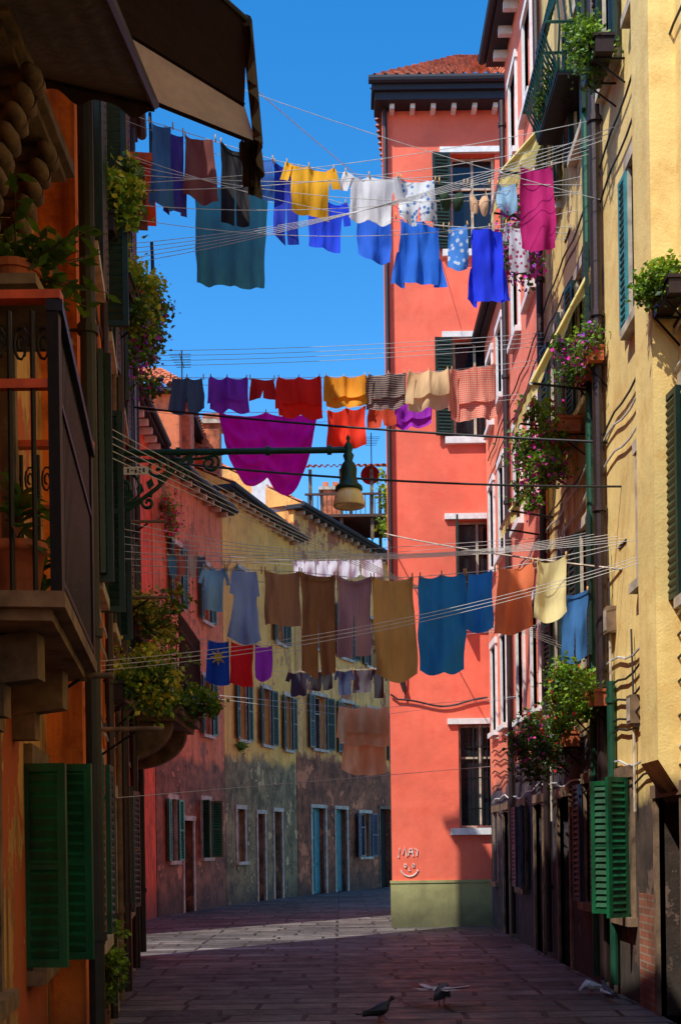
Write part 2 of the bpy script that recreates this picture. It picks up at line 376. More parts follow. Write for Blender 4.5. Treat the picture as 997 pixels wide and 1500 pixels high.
rx=2.93
def right(name,y0,y1,h,mat,ops,**k): return building(name,(rx,y0),(rx,y1),y0,y1,-1,h,7,mat,ops,**k)
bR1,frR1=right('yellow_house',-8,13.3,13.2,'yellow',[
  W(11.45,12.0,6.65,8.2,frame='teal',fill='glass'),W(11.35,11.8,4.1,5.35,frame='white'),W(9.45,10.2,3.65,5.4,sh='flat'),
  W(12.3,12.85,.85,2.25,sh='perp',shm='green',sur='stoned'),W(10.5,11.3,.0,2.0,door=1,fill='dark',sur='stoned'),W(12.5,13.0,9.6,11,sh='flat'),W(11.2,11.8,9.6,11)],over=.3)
s=MB(); leaf(s,(rx-.05,11.42),(-.12,-1,0),.3,6.67,8.18,'teal'); leaf(s,(rx-.04,12.03),(-.04,1,0),.26,6.67,8.18,'teal'); s.make('teal_shutters',bR1)
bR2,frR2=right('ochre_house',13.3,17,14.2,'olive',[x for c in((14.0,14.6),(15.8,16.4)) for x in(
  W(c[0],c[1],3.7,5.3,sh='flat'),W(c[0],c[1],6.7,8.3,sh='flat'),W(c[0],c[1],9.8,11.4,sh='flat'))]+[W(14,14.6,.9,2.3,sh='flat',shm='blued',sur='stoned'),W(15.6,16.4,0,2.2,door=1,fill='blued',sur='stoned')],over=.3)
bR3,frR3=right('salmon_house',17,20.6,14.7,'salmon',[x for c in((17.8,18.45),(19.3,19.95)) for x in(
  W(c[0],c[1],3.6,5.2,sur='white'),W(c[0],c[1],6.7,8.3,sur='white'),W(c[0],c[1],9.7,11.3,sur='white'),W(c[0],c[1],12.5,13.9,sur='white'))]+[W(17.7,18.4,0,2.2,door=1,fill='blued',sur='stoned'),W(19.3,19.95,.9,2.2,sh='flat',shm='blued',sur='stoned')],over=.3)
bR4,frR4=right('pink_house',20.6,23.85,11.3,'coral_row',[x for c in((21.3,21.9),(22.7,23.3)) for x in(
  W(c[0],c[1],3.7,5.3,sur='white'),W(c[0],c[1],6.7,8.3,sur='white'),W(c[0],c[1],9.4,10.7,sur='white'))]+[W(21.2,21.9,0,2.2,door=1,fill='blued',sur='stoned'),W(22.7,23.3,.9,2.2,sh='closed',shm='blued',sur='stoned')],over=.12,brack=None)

bP,frP=building('coral_house',(1.0,24),(7,24),1.0,7,1,15.95,7,'coral',[
  W(2.33,3.2,1.92,3.95,sur=None),W(2.33,3.2,6.0,7.95,sur=None),W(2.33,3.2,9.55,11.5,sur=None),W(2.33,3.2,13.2,15.1,sur=None)],
  skew=(.9,0),roof=False,plinth=('plinth',.86))
r=MB()
r.abox(.86,7,23.62,24.2,15.95,16.1,'eave'); r.abox(.8,7,23.55,24.2,16.102,16.24,'eave')
r.tube([(.74,23.52,16.28),(7,23.52,16.28)],.08,'eave',10)
for i in range(6): r.abox(1.15+i*.4,1.24+i*.4,23.75,24,15.86,15.95,'white')
A=(.8,23.5,16.3);B=(7.2,23.5,16.3);C=(4.5,27.6,19.3);D_=(2.9,27.6,19.3)
corr(r,A,B,C,D_,rows=12,amp=.05)
corr(r,(1.7,31.5,16.3),A,D_,(2.95,27.7,19.3),rows=8)
r.make('roof',bP)
t=MB()
for z0,z1 in((1.92,3.95),(6.0,7.95),(9.55,11.5),(13.2,15.1)):
    t.abox(2.12,3.3,23.93,24.0,z1,z1+.11,'white'); t.abox(2.15,3.3,23.9,24.0,z0-.13,z0,'white')
t.make('window_lintels_and_sills',bP)
s=MB()
for z0,z1 in((9.55,11.5),(13.2,15.1)): leaf(s,(2.32,23.93),(-1,-.12,0),.35,z0+.02,z1-.02,'dgreen')
leaf(s,(2.36,23.93),(-.1,-1,0),.4,6.02,7.93,'dgreen')
for i in range(6): s.tube([(2.62+i*.09,23.97,1.95),(2.62+i*.09,23.97,3.9)],.012,'iron',6)
for z in(2.3,2.9,3.5): s.abox(2.5,3.2,23.955,23.985,z-.012,z+.012,'iron')
s.make('shutters_and_grille',bP)
s=MB(); s.tube([(1.06,23.9,16.2),(1.06,23.92,15.9),(1.06,23.92,5.2),(1.2,23.93,4.9),(1.3,23.94,4.6)],.045,'pipe',8)
pts=[(1.02,23.95,4.55)]
for i in range(13):
    u=i/12; pts.append((1.15+u*1.75,23.95,4.45-.12*math.sin(math.pi*u)+.03*math.sin(9*u)))
s.tube(pts,.02,'wired',6); s.tube([(1.3,23.95,4.45),(1.32,23.95,5.0),(1.05,23.95,5.1)],.016,'wired',6)
s.make('pipes',bP)
gf=MB(); GY=23.99
def arc(cx,cz,rx_,rz,a0,a1,n=14): return [(cx+rx_*math.cos(a0+(a1-a0)*i/n),GY,cz+rz*math.sin(a0+(a1-a0)*i/n)) for i in range(n+1)]
gf.tube(arc(1.34,1.16,.17,.17,math.pi*1.08,math.pi*1.92),.015,'graf',5)
for dx in(-.08,.08): gf.tube(arc(1.34+dx,1.2,.02,.035,0,6.28,8),.012,'graf',5)
gf.tube([(1.335,GY,1.16),(1.33,GY,1.1),(1.36,GY,1.1)],.01,'graf',5)
for pl in ([(1.13,1.36),(1.16,1.55),(1.21,1.42),(1.26,1.56),(1.29,1.38)],[(1.32,1.4),(1.35,1.52),(1.39,1.54),(1.42,1.38)],[(1.33,1.46),(1.42,1.46)],[(1.45,1.53),(1.5,1.49),(1.49,1.39)]):
    gf.tube([(x,GY,z) for x,z in pl],.013,'graf',5)
gf.make('painted_graffiti')

def far(name,p0,p1,h,mat,ops,**k): return building(name,p0,p1,p0[1],p1[1],1,h,6,mat,ops,**k)
far('side_street_house',(-4.4,22.2),(-4.32,28.8),11,'terra',[],slope=.5)
far('rose_house',(-4.3,28.81),(-3.17,34),10.8,'rose',[W(29.6,30.1,1.3,2.8,sh='flat',shm='green'),W(32,32.6,1.35,2.85,sh='perp',shm='green'),W(30.6,31.3,0,2.3,door=1,fill='wood'),
   W(30,30.6,4.6,6.1,sh='flat'),W(32.2,32.8,4.6,6.1,sh='flat'),W(30,30.6,7.6,9.1,sh='flat'),W(32.2,32.8,7.6,9.1,sh='flat')],slope=.5,brack='stone')
far('golden_house',(-3.16,34.01),(-1.4,40),11.5,'yell2',[W(34.8,35.4,1.2,2.7),W(37.8,38.5,0,2.7,door=1,fill='teal'),W(36.4,37,0,2.6,door=1,fill='dark'),
   W(35.0,35.6,4.7,6.4,sh='flat'),W(36.9,37.6,4.7,6.4,sh='flat'),W(38.9,39.5,4.7,6.4,sh='flat'),W(35.2,35.9,8,9.6,sh='flat'),W(38.2,38.9,8,9.6,sh='flat')],slope=.5,brack='stone')
far('amber_house',(-1.38,40.02),(3.2,50.5),12.6,'yell3',[W(41,42,0,2.9,door=1,fill='teal'),W(42.8,43.7,0,2.9,door=1,fill='teal'),W(44.8,45.7,1.2,2.8,sh='flat',shm='blued'),W(46.6,47.6,0,3,door=1,fill='dark',sur='stoned')]+
   [W(a,a+.9,z,z+1.8,sh='flat') for a in(41.2,43.4,45.6,47.8) for z in(4.9,8.3)],slope=.55,brack='stone')
e=empty('tile_roof_house'); b=MB(); b.abox(-9,-4.05,32,38,0,13.5,'rose'); b.make('walls',e)
b=MB(); corr(b,(-9,31.7,13.6),(-3.85,31.7,13.6),(-5,35,15.3),(-9,35,15.3)); corr(b,(-3.8,31.7,13.6),(-3.8,38.3,13.6),(-5,35.2,15.3),(-5,35,15.3)); b.abox(-9,-3.8,31.75,38.2,13.45,13.55,'eave'); b.make('roof',e)
e=empty('red_attic_house'); b=MB(); b.abox(-9,-3.7,34.5,40,10,12.6,'terra'); b.make('walls',e); b=MB(); corr(b,(-9,34.2,12.7),(-3.4,34.2,12.7),(-4.4,37,13.9),(-9,37,13.9)); b.make('roof',e)
e=empty('distant_house'); b=MB(); b.abox(-1.2,8,56,64,0,13.6,'yell3')
b.make('walls',e); b=MB(); corr(b,(-1.6,55.6,13.7),(8.4,55.6,13.7),(8,60,16),(-1,60,16)); b.make('roof',e)
e=empty('roof_terrace'); b=MB()
for x in(-.9,.2,1.3,2.2):
    for y in (44,46.5): b.abox(x-.06+.15*(y-44),x+.06+.15*(y-44),y-.06,y+.06,12.6,15.1,'stoned')
b.abox(-1.1,3,43.8,46.9,13.35,13.45,'wood'); b.abox(-1.1,2.9,43.85,43.92,14.15,14.22,'wood')
for i in range(22): b.abox(-1.0+i*.17,-.97+i*.17,43.86,43.9,13.45,14.15,'wood')
corr(b,(-1.2,43.6,15.1),(3,43.6,15.1),(3,47.5,16.3),(-1.2,47.5,16.3)); b.make('frame',e)
for (x,y,z0,z1,w,m) in((-2.1,40.7,12,14.6,.65,'white'),(-4.1,33,11.4,13.6,.28,'tile'),(-3.6,36,12,13.9,.25,'tile'),(-.2,50,13,16.0,.4,'tile')):
    e=MB(); e.abox(x-w,x+w,y-.4,y+.4,z0-2,z1,m); e.abox(x-w-.08,x+w+.08,y-.48,y+.48,z1,z1+.12,'stone')
    for k in(-.5,.5): e.abox(x+k*w-.12,x+k*w+.12,y-.15,y+.15,z1+.12,z1+.4,'tile')
    e.make('chimney')
o=MB(); rows=[]
for rr,zz in [(0.001,0),(.15,.015),(.3,.06),(.36,.1)]: rows.append([(1.3+rr*math.cos(a*math.pi/10),45.8-zz,15.4+rr*math.sin(a*math.pi/10)) for a in range(21)])
o.grid(rows,'fred'); o.tube([(1.35,45.9,12.8),(1.35,45.9,15.4)],.03,'iron',6); o.tube([(1.3,45.8,15.1),(1.3,45.4,15.3)],.015,'iron',5); o.make('satellite_dish',smooth=True)
for (x,y,z) in((1.3,44,14),(-4.2,34,13),(2.2,30,18.2)):
    a=MB(); a.tube([(x,y,z-1),(x,y,z+2.4)],.02,'iron',5); a.tube([(x,y-.5,z+2.1),(x,y+.5,z+2.1)],.012,'iron',5)
    for k in range(6): a.tube([(x-.3+.02*k,y-.45+.18*k,z+2.1),(x+.3-.02*k,y-.45+.18*k,z+2.1)],.008,'iron',4)
    a.make('tv_antenna')

# ------------------------------------------------------------------ pipes on facades
for nm,x,y,z1,m,rd in(('drainpipe',2.84,13.25,13.2,'pipe',.06),('drainpipe',2.86,13.8,14,'pipeg',.045),('drainpipe',2.87,12.95,3.3,'pipeg',.045),('drainpipe',2.86,17.0,14,'pipe',.05),('drainpipe',2.86,20.5,14,'pipe',.05),
   ('drainpipe',lx(8.55)+.09,8.5,10.5,'wired',.055),('drainpipe',lx(13)+.08,13,10.6,'pipe',.05),('drainpipe',lx(10.9)+.06,10.9,10.6,'pipe',.035),('drainpipe',lx(12.2)+.06,12.2,10.6,'stoned',.03),('drainpipe',lx(15.5)+.08,15.5,12.1,'pipe',.05),('drainpipe',lx(17.9)+.08,17.9,12.1,'wired',.05)):
    p=MB(); p.tube([(x,y,.1),(x,y,z1*.4),(x,y,z1*.75),(x,y,z1)],rd,m,10)
    z=1
    while z<z1: 
        p.tube([(x,y,z-.03),(x,y,z+.03)],rd*1.35,m,10); p.tube([(x,y,z),(x+(.2 if x>0 else -.2),y,z)],.012,m,5); z+=2.1
    p.make(nm)
for k in range(24):
    p=MB(); left=k%2==0; z=[2.6,3.1,5.8,5.6,8.7,8.9,3.3,2.9,6.1,2.4,9.3,6,3.5,3.3,2.7,5.9,4.4,8.5,7.5,2.2,2.1,3.5,5.0,2.7][k]; pts=[]
    for i in range(40):
        y=(8.7+i*.24) if left else (10+i*.34); pts.append(((lx(y)+.035) if left else rx-.035,y,z+.08*math.sin(i*.5+k)*.6+.03*math.sin(i*1.7)))
    p.tube(pts,.012,'wired' if k%3 else 'wire',5); p.make('facade_cable')
for (x,y,z) in((2.88,13.0,3.95),(2.89,13.7,3.1),(2.89,16.8,2.9),(2.89,12.05,2.9)):
    p=MB(); p.abox(x-.05,rx,y-.09,y+.09,z-.14,z+.14,'stoned'); p.abox(x-.056,x-.05,y-.06,y+.06,z-.11,z+.11,'stone'); p.tube([(x,y,z-.14),(x,y,z-1)],.015,'stone',6); p.tube([(x,y,z+.14),(x,y+.05,z+.8)],.01,'wired',6); p.make('meter_box')
p=MB()
yy0,yy1=10.45,11.05
p.abox(rx-.22,rx,yy0,yy1,2.3,13,'yellow')
p.face([(rx-.22,yy0,2.3),(rx-.22,yy1,2.3),(rx,yy1,1.95),(rx,yy0,1.95)],'yellow')
p.face([(rx-.22,yy0,2.3),(rx,yy0,1.95),(rx,yy0,2.3)],'yellow');p.face([(rx-.22,yy1,2.3),(rx,yy1,1.95),(rx,yy1,2.3)],'yellow')
p.make('chimney_breast',bR1)
p=MB(); fbox(p,frR1,9.0,10.4,-.02,.03,0,1.9,'brick'); fbox(p,frR1,11.45,12.0,-.02,.025,0,1.1,'brick'); p.make('exposed_brick',bR1)

# ------------------------------------------------------------------ awnings
def sheet(a,b,c,d,nu=14,nv=10,sag=.05,seed=0):
    a,b,c,d=V(a),V(b),V(c),V(d); rows=[]
    for j in range(nv+1):
        v=j/nv; rows.append([(a.lerp(b,i/nu)).lerp(d.lerp(c,i/nu),v)-V((0,0,sag*math.sin(math.pi*v)*(1+.3*math.sin(i*1.9+seed)))) for i in range(nu+1)])
    return rows
e=empty('brown_awning')
a=MB()
fa=V((-.53,9.0,6.76)); fn=V((-.5,7.45,6.62)); wa=V((lx(9.0)-.02,9.05,7.34)); wn=V((lx(7.2)-.3,6.6,7.4))
km,kn=V((-.59,8.45,6.71)),V((-1.75,8.3,7.36))
a.grid(sheet(wn,fn,km,kn,sag=.03),'awn')
a.grid(sheet(kn,km,fa,wa,sag=.02),'awnk')
rows=[]
for j in range(9):
    v=j/8; rows.append([fn.lerp(fa,i/30)+V((.03*math.sin(i*1.1+v*2)*v+.02,0,-.24*v*(1+.15*math.sin(i*.5)))) for i in range(31)])
a.grid(rows,'awn')
rows=[]
for j in range(11):
    v=j/10; rows.append([fa+V((-.13*(1-i/16)*(1-.3*v)+.03*math.sin(i*2+v*3),-.03+.06*math.sin(i*1.7+v),-.02-.40*v*(.7+.3*(i/16)+.06*math.sin(i*1.1)))) for i in range(17)])
a.grid(rows,'awn')
a.make('canvas',e,True)
b=MB(); b.tube([fn,fa],.035,'awn',8); b.tube([wa,fa],.022,'iron',8); b.tube([kn,km],.015,'iron',8)
b.tube([wn,fn],.02,'iron',8)
b.make('frame',e)
e=empty('dark_awning'); a=MB()
n0,n1,f1,f0=(la(4.6)-.15,4.6,5.0),(-.95,4.6,5.1),(-1.12,7.85,6.36),(-2.05,7.9,6.62)
a.grid(sheet(n0,n1,f1,f0,nu=20,nv=16,sag=.04),'awn')
rows=[]
for j in range(7):
    v=j/6; rows.append([V(f0).lerp(V(f1),i/24)+V((0,.02*math.sin(i*1.3)*v,-.08*v*(1+.4*math.sin(i*.7)))) for i in range(25)])
a.grid(rows,'awn'); a.make('canvas',e,True)
b=MB(); b.tube([f0,f1],.025,'iron',8); b.tube([n1,f1],.03,'iron',8); b.make('frame',e)
for (y0,y1,zt,zb,xo) in((13.75,15.0,8.1,6.75,2.2),(15.9,16.9,11.1,10.3,2.2),(16.6,17.5,6.9,6.1,2.35)):
    e=empty('cream_awning'); a=MB(); a.grid(sheet((rx-.03,y0,zt),(rx-.03,y1,zt),(xo,y1,zb),(xo,y0,zb),sag=.06),'awnc')
    rows=[]
    for j in range(5): rows.append([V((xo,y0,zb)).lerp(V((xo,y1,zb)),i/16)+V((.015*math.sin(i*1.5)*j/4,0,-.16*j/4)) for i in range(17)])
    a.grid(rows,'awnc')
    rows=[]
    for j in range(5): rows.append([V((rx-.03,y0,zt)).lerp(V((xo,y0,zb)),i/16)+V((0,-.01*math.sin(i*1.5),-.18*j/4*(1+.2*math.sin(i)))) for i in range(17)])
    a.grid(rows,'awnc'); a.make('canvas',e,True)
    b=MB()
    for y in(y0-.02,y1+.02): b.tube([(rx,y,zt),(xo,y,zb)],.022,'awnc',6); b.tube([(rx,y,zb-.1),(xo,y,zb)],.014,'iron',6)
    b.tube([(xo,y0-.03,zb),(xo,y1+.03,zb)],.025,'white',6); b.make('frame',e)

# ------------------------------------------------------------------ foliage
def foliage(name,c,r,n=900,size=.045,hang=0,flowers=None,nf=0,box=None,mix=('leafd','leafm','leafl','leafl'),seed=1,k=18):
    rr=random.Random(seed); e=empty(name); c=V(c); mb=MB(); r=V(r)
    cl=[]
    for i in range(k):
        while 1:
            p=V([rr.uniform(-1,1) for _ in range(3)])
            if p.length<1: break
        q=V((p.x*r.x,p.y*r.y,p.z*r.z)); 
        if hang: q.z-=hang*rr.random()**1.5
        cl.append((q,rr.uniform(.3,.7),rr.gauss(0,.16)))
    for (q,w,tb) in cl: mb.tube([c+V((q.x*.2,q.y*.2,-r.z*.7)),c+q*.6,c+q],[.007,.005,.003],'stem',4,False)
    for i in range(n):
        q,w,tb=rr.choice(cl); s=min(r)*w
        off=V((rr.gauss(0,.5),rr.gauss(0,.5),rr.gauss(0,.5)))
        p=c+q+off*s
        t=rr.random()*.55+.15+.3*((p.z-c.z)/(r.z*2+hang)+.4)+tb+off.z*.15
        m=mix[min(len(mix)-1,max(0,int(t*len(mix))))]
        d=V((rr.gauss(0,1),rr.gauss(0,1),rr.gauss(-.2,.7))).normalized(); u=d.cross(V((rr.gauss(0,1),rr.gauss(0,1),rr.gauss(0,1)))).normalized()
        L=size*rr.uniform(.6,1.5); wd=L*.34; nn=d.cross(u)
        if flowers and rr.random()<nf:
            m=rr.choice(flowers); L*=.8; wd=L*.55
            if (p-c-q).length<s*.3: p=p+ (p-c).normalized()*s*.4
        mb.face([p,p+d*L*.5+u*wd+nn*L*.1,p+d*L,p+d*L*.5-u*wd+nn*L*.1],m)
    mb.make('leaves',e)
    if box:
        bm='pot' if R.random()<.3 else 'pipe'
        x0,x1,y0,y1,z0,z1=box; b=MB(); b.abox(x0,x1,y0,y1,z0,z1,bm)
        b.abox(x0-.015,x1+.015,y0-.015,y1+.015,z1,z1+.03,bm)
        xw = (rx if x0>0 else x0-.12)
        for y in(y0+.1,y1-.1): b.tube([(x0,y,z0-.01),(xw,y,z0-.01)],.012,'iron',5); b.tube([(x0 if x0>0 else x1,y,z0-.01),(xw,y,z0-.25)],.01,'iron',5)
        b.make('planter_box',e)
    return e
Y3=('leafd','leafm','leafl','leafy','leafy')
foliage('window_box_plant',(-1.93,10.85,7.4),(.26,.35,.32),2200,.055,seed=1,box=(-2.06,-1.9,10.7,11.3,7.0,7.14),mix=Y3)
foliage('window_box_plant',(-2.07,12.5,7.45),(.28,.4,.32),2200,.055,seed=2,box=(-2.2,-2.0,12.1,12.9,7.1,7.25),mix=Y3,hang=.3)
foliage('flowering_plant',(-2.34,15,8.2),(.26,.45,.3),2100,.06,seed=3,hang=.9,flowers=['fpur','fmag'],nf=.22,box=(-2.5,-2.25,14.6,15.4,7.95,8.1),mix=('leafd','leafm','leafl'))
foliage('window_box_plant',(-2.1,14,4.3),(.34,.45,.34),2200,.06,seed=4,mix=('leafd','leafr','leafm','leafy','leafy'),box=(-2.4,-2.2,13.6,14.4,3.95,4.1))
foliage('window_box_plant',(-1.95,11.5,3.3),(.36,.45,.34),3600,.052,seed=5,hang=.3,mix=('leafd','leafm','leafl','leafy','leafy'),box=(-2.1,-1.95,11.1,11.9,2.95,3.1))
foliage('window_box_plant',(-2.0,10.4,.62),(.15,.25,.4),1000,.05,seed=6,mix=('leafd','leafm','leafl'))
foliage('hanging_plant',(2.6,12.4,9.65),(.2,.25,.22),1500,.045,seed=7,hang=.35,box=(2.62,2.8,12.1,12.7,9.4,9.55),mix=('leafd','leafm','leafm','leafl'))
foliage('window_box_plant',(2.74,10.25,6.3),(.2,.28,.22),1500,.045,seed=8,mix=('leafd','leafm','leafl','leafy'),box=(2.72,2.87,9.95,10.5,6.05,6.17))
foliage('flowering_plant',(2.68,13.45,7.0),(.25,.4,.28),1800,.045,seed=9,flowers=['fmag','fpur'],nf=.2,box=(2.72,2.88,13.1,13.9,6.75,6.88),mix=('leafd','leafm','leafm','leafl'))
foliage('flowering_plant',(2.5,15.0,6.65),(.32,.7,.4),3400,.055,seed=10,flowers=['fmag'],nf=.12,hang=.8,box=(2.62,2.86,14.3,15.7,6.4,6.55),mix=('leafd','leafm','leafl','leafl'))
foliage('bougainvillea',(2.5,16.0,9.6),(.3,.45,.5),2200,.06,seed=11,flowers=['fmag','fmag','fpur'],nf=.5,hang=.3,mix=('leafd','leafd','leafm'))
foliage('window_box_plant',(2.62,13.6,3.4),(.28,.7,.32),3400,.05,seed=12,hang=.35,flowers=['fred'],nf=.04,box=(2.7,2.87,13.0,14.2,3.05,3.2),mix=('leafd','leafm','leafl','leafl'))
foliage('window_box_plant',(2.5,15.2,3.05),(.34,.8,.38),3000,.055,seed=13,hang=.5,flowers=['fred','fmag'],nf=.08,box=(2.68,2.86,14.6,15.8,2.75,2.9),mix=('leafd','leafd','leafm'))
foliage('flowering_plant',(-4.0,29.6,9.7),(.35,.7,.5),1300,.08,seed=14,flowers=['fmag','fred'],nf=.35,hang=.5)
foliage('window_box_plant',(-2.85,35.4,4.5),(.2,.9,.15),500,.08,seed=15)
foliage('climbing_plant',(1.2,27.0,9.2),(.3,.6,.9),700,.09,seed=16)

# ------------------------------------------------------------------ left balcony (near)
e=empty('balcony'); b=MB()
Yn,Yf=5.35,7.3; zb=2.72; zt=3.97
fx=lambda y:-1.21-.13*(y-Yn)
frb=Fr((fx(Yn),Yn),(fx(Yf),Yf),Yn,Yf,1)
fbox(b,frb,Yn-.05,Yf+.05,-.75,.03,zb-.07,zb,'stoned'); fbox(b,frb,Yn,Yf,-.7,-.03,zb-.12,zb-.07,'stoned')
for y in(5.7,6.9): 
    b.box((fx(y)-.28,y,zb-.24),(.16,0,.02),(0,.07,0),(0,0,.11),'stoned'); b.box((fx(y)-.36,y,zb-.42),(.08,0,0),(0,.06,0),(0,0,.08),'stoned')
b.make('slab',e)
b=MB()
fbox(b,frb,Yn-.03,Yf+.03,-.035,.035,zt-.03,zt+.02,'iron'); fbox(b,frb,Yn,Yf,-.015,.015,zt-.4,zt-.37,'iron'); fbox(b,frb,Yn,Yf,-.015,.015,zb+.05,zb+.08,'iron')
n=30
for i in range(n+1):
    y=Yn+(Yf-Yn)*i/n; p=frb.P(y,0,(zb+zt)/2-.01); b.box(p,(.004,0,0),(0,.008,0),(0,0,(zt-zb)/2-.01),'iron')
for y in(Yn,Yf):
    p=frb.P(y,0,0)
    b.abox(p.x-.6,p.x+.03,p.y-.035,p.y+.035,zt+.022,zt+.06,'rail'); b.abox(p.x-.6,p.x,p.y-.02,p.y+.02,zt-.36,zt-.32,'rail')
    b.abox(p.x-.03,p.x+.02,p.y-.025,p.y+.025,zb,zt,'iron')
    for i in range(1,6):
        b.tube([(p.x-i*.1,p.y,zb),(p.x-i*.1,p.y,zt-.02)],.012,'iron',6)
    for i in range(5):
        cx=p.x-.05-i*.1; b.tube([(cx+.035*math.cos(a*.6)*(1-a/24),p.y,zt-.17+.09*math.sin(a*.6)*(1-a/24)) for a in range(20)],.007,'iron',5)
b.make('railing',e)
def pot(name,c,r,h,nl,ls,mats,seed):
    rr=random.Random(seed); e=empty(name); b=MB(); b.lathe(c,[(r*.7,0),(r*.72,.02),(r*.95,h*.82),(r*1.08,h*.83),(r*1.08,h),(r*.98,h),(r*.95,h*.85),(0.001,h*.85)],'pot',24); b.lathe(c,[(0.001,0),(r*.7,0)],'pot',24)
    b.make('pot',e,True); l=MB()
    for i in range(nl):
        a=rr.uniform(0,6.28); el=rr.uniform(.2,1.3); L=ls*rr.uniform(.6,1.2); st=V(c)+V((0,0,h*.85+rr.uniform(0,ls*1.1)))
        d=V((math.cos(a)*math.cos(el),math.sin(a)*math.cos(el),math.sin(el))); s_=d.cross(V((0,0,1))).normalized()
        rows=[]
        for j in range(6):
            v=j/5; w=ls*.12*math.sin(math.pi*min(.97,v*.9+.1)); p=st+d*L*v-V((0,0,L*.5*v*v)); rows.append([p-s_*w+V((0,0,w*.3)),p,p+s_*w+V((0,0,w*.3))])
        l.grid(rows,rr.choice(mats))
    l.tube([V(c)+V((0,0,h*.8)),V(c)+V((.01,0,h+ls*1.1))],.01,'stem',6); l.make('plant',e,True)
pot('potted_plant',(-1.42,5.5,zb+.0),.12,.25,34,.24,['leafr','leafr','leafm','leafm'],3)
pot('potted_plant',(-1.53,6.35,zb+.0),.1,.2,30,.24,['leafd','leafm','leafm'],5)
e=empty('potted_shrub'); b=MB(); b.abox(-1.85,-1.4,5.8,6.6,4.28,4.33,'stoned'); b.lathe((-1.6,6.2,4.33),[(.001,0),(.09,0),(.12,.17),(.135,.17),(.135,.21),(.001,.19)],'pot',20); b.make('pot_and_shelf',e)
l=MB(); rr=random.Random(4)
for i in range(34):
    a=rr.uniform(0,6.28); st=V((-1.6,6.2,4.5)); d=V((math.cos(a)*.8+.3,math.sin(a)*.7,rr.uniform(-.1,.9))).normalized(); L=rr.uniform(.2,.52)
    l.tube([st,st+d*L*.5,st+d*L-V((0,0,.05*L))],[.006,.004,.002],'stem',5)
    for k in range(13):
        p=st+d*L*(.2+.8*k/12)-V((0,0,.05*L*k/10)); q=V((rr.gauss(0,1),rr.gauss(0,1),rr.gauss(.2,.6))).normalized(); u=q.cross(V((0,.3,1))).normalized(); S=rr.uniform(.06,.12)
        l.face([p,p+q*S*.5+u*S*.24,p+q*S,p+q*S*.5-u*S*.24],rr.choice(['leafd','leafd','leafd','leafm']))
l.make('branches',e)
e=empty('carved_stone_bracket'); b=MB()
def blob(b,c,r,m,seed=0,n=10):
    rows=[]
    for i in range(n+1):
        t=math.pi*i/n; rows.append([(c[0]+r[0]*math.sin(t)*math.cos(p*2*math.pi/14)*(1+.08*math.sin(3*p+seed)),c[1]+r[1]*math.sin(t)*math.sin(p*2*math.pi/14),c[2]+r[2]*math.cos(t)) for p in range(15)])
    b.grid(rows,m)
for y0 in(5.95,6.6):
    for i in range(8):
        u=i/7; z=5.34-.66*u; ox=.22*(1-u)**1.4
        b.tube([(la(y0)-.02,y0,z),(la(y0)+.06+ox,y0,z-.01)],.05-.012*u,'carve',8)
        blob(b,(la(y0)+.05+ox,y0,z-.01),(.055-.012*u,.13,.052),'carve',i)
b.abox(-2.1,-1.46,5.6,7.0,5.43,5.5,'carve'); b.abox(-2.1,-1.5,5.65,6.95,5.38,5.428,'carve')
b.make('carving',e,True)
s=MB(); leaf(s,(la(8.35)-.0,8.3),(1,-.05,0),.34,.86,2.18,'green'); leaf(s,(la(7.35)-.02,7.35),(1,-.05,0),.27,.9,2.12,'green')
s.make('open_shutters',bA)
e=empty('iron_balcony'); b=MB(); x0,x1,y0,y1,z0=-2.85,-1.98,15.4,17.6,3.4
b.abox(x0,x1,y0,y1,z0-.1,z0,'stoned'); b.abox(x0,x1-.08,y0+.08,y1-.08,z0-.18,z0-.1,'stoned')
for y in(15.8,17.2):
    pr=[(x1-.15-.7*(1-math.cos(a*math.pi/16)),z0-.18-.5*math.sin(a*math.pi/16)) for a in range(9)]
    for i in range(8):
        (xa,za),(xb,zb_)=pr[i],pr[i+1]
        b.face([(xa,y-.1,za),(xb,y-.1,zb_),(xb,y+.1,zb_),(xa,y+.1,za)],'stoned'); b.face([(xa,y-.1,za),(xb,y-.1,zb_),(xb,y-.1,z0-.18),(xa,y-.1,z0-.18)],'stoned')
b.make('slab',e); b=MB(); zt2=4.55
for P,Q in(((x1,y0),(x1,y1)),((x0,y0),(x1,y0)),((x0,y1),(x1,y1))):
    L=math.dist(P,Q); n=int(L/.1)
    for z in(z0+.08,zt2-.2,zt2): b.tube([(P[0],P[1],z),(Q[0],Q[1],z)],.016,'iron',6)
    for i in range(n+1):
        u=i/n; b.tube([(P[0]+(Q[0]-P[0])*u,P[1]+(Q[1]-P[1])*u,z0),(P[0]+(Q[0]-P[0])*u,P[1]+(Q[1]-P[1])*u,zt2)],.01,'iron',5)
b.make('railing',e)
foliage('balcony_planter',(-1.86,16.3,3.5),(.24,1.1,.2),2600,.055,seed=21,mix=('leafd','leafm','leafl'),k=30)
foliage('balcony_planter',(-2.3,15.3,3.5),(.4,.15,.17),1200,.05,seed=22,mix=('leafd','leafm','leafl'))
e=empty('iron_balcony'); b=MB(); x0,x1,y0,y1,z0,z1=2.93,2.5,13.9,15.3,10.35,11.45
b.abox(x1+.08,x0,y0,y1,z0-.05,z0,'iron'); b.make('slab',e); b=MB()
def belly(u): return .15*math.sin(math.pi*min(1,u*1.25))**2
for i in range(17):
    y=y0+(y1-y0)*i/16; b.tube([(x1+.08-belly(k/8),y,z0+(z1-z0)*k/8) for k in range(9)],.014,'igreen',5)
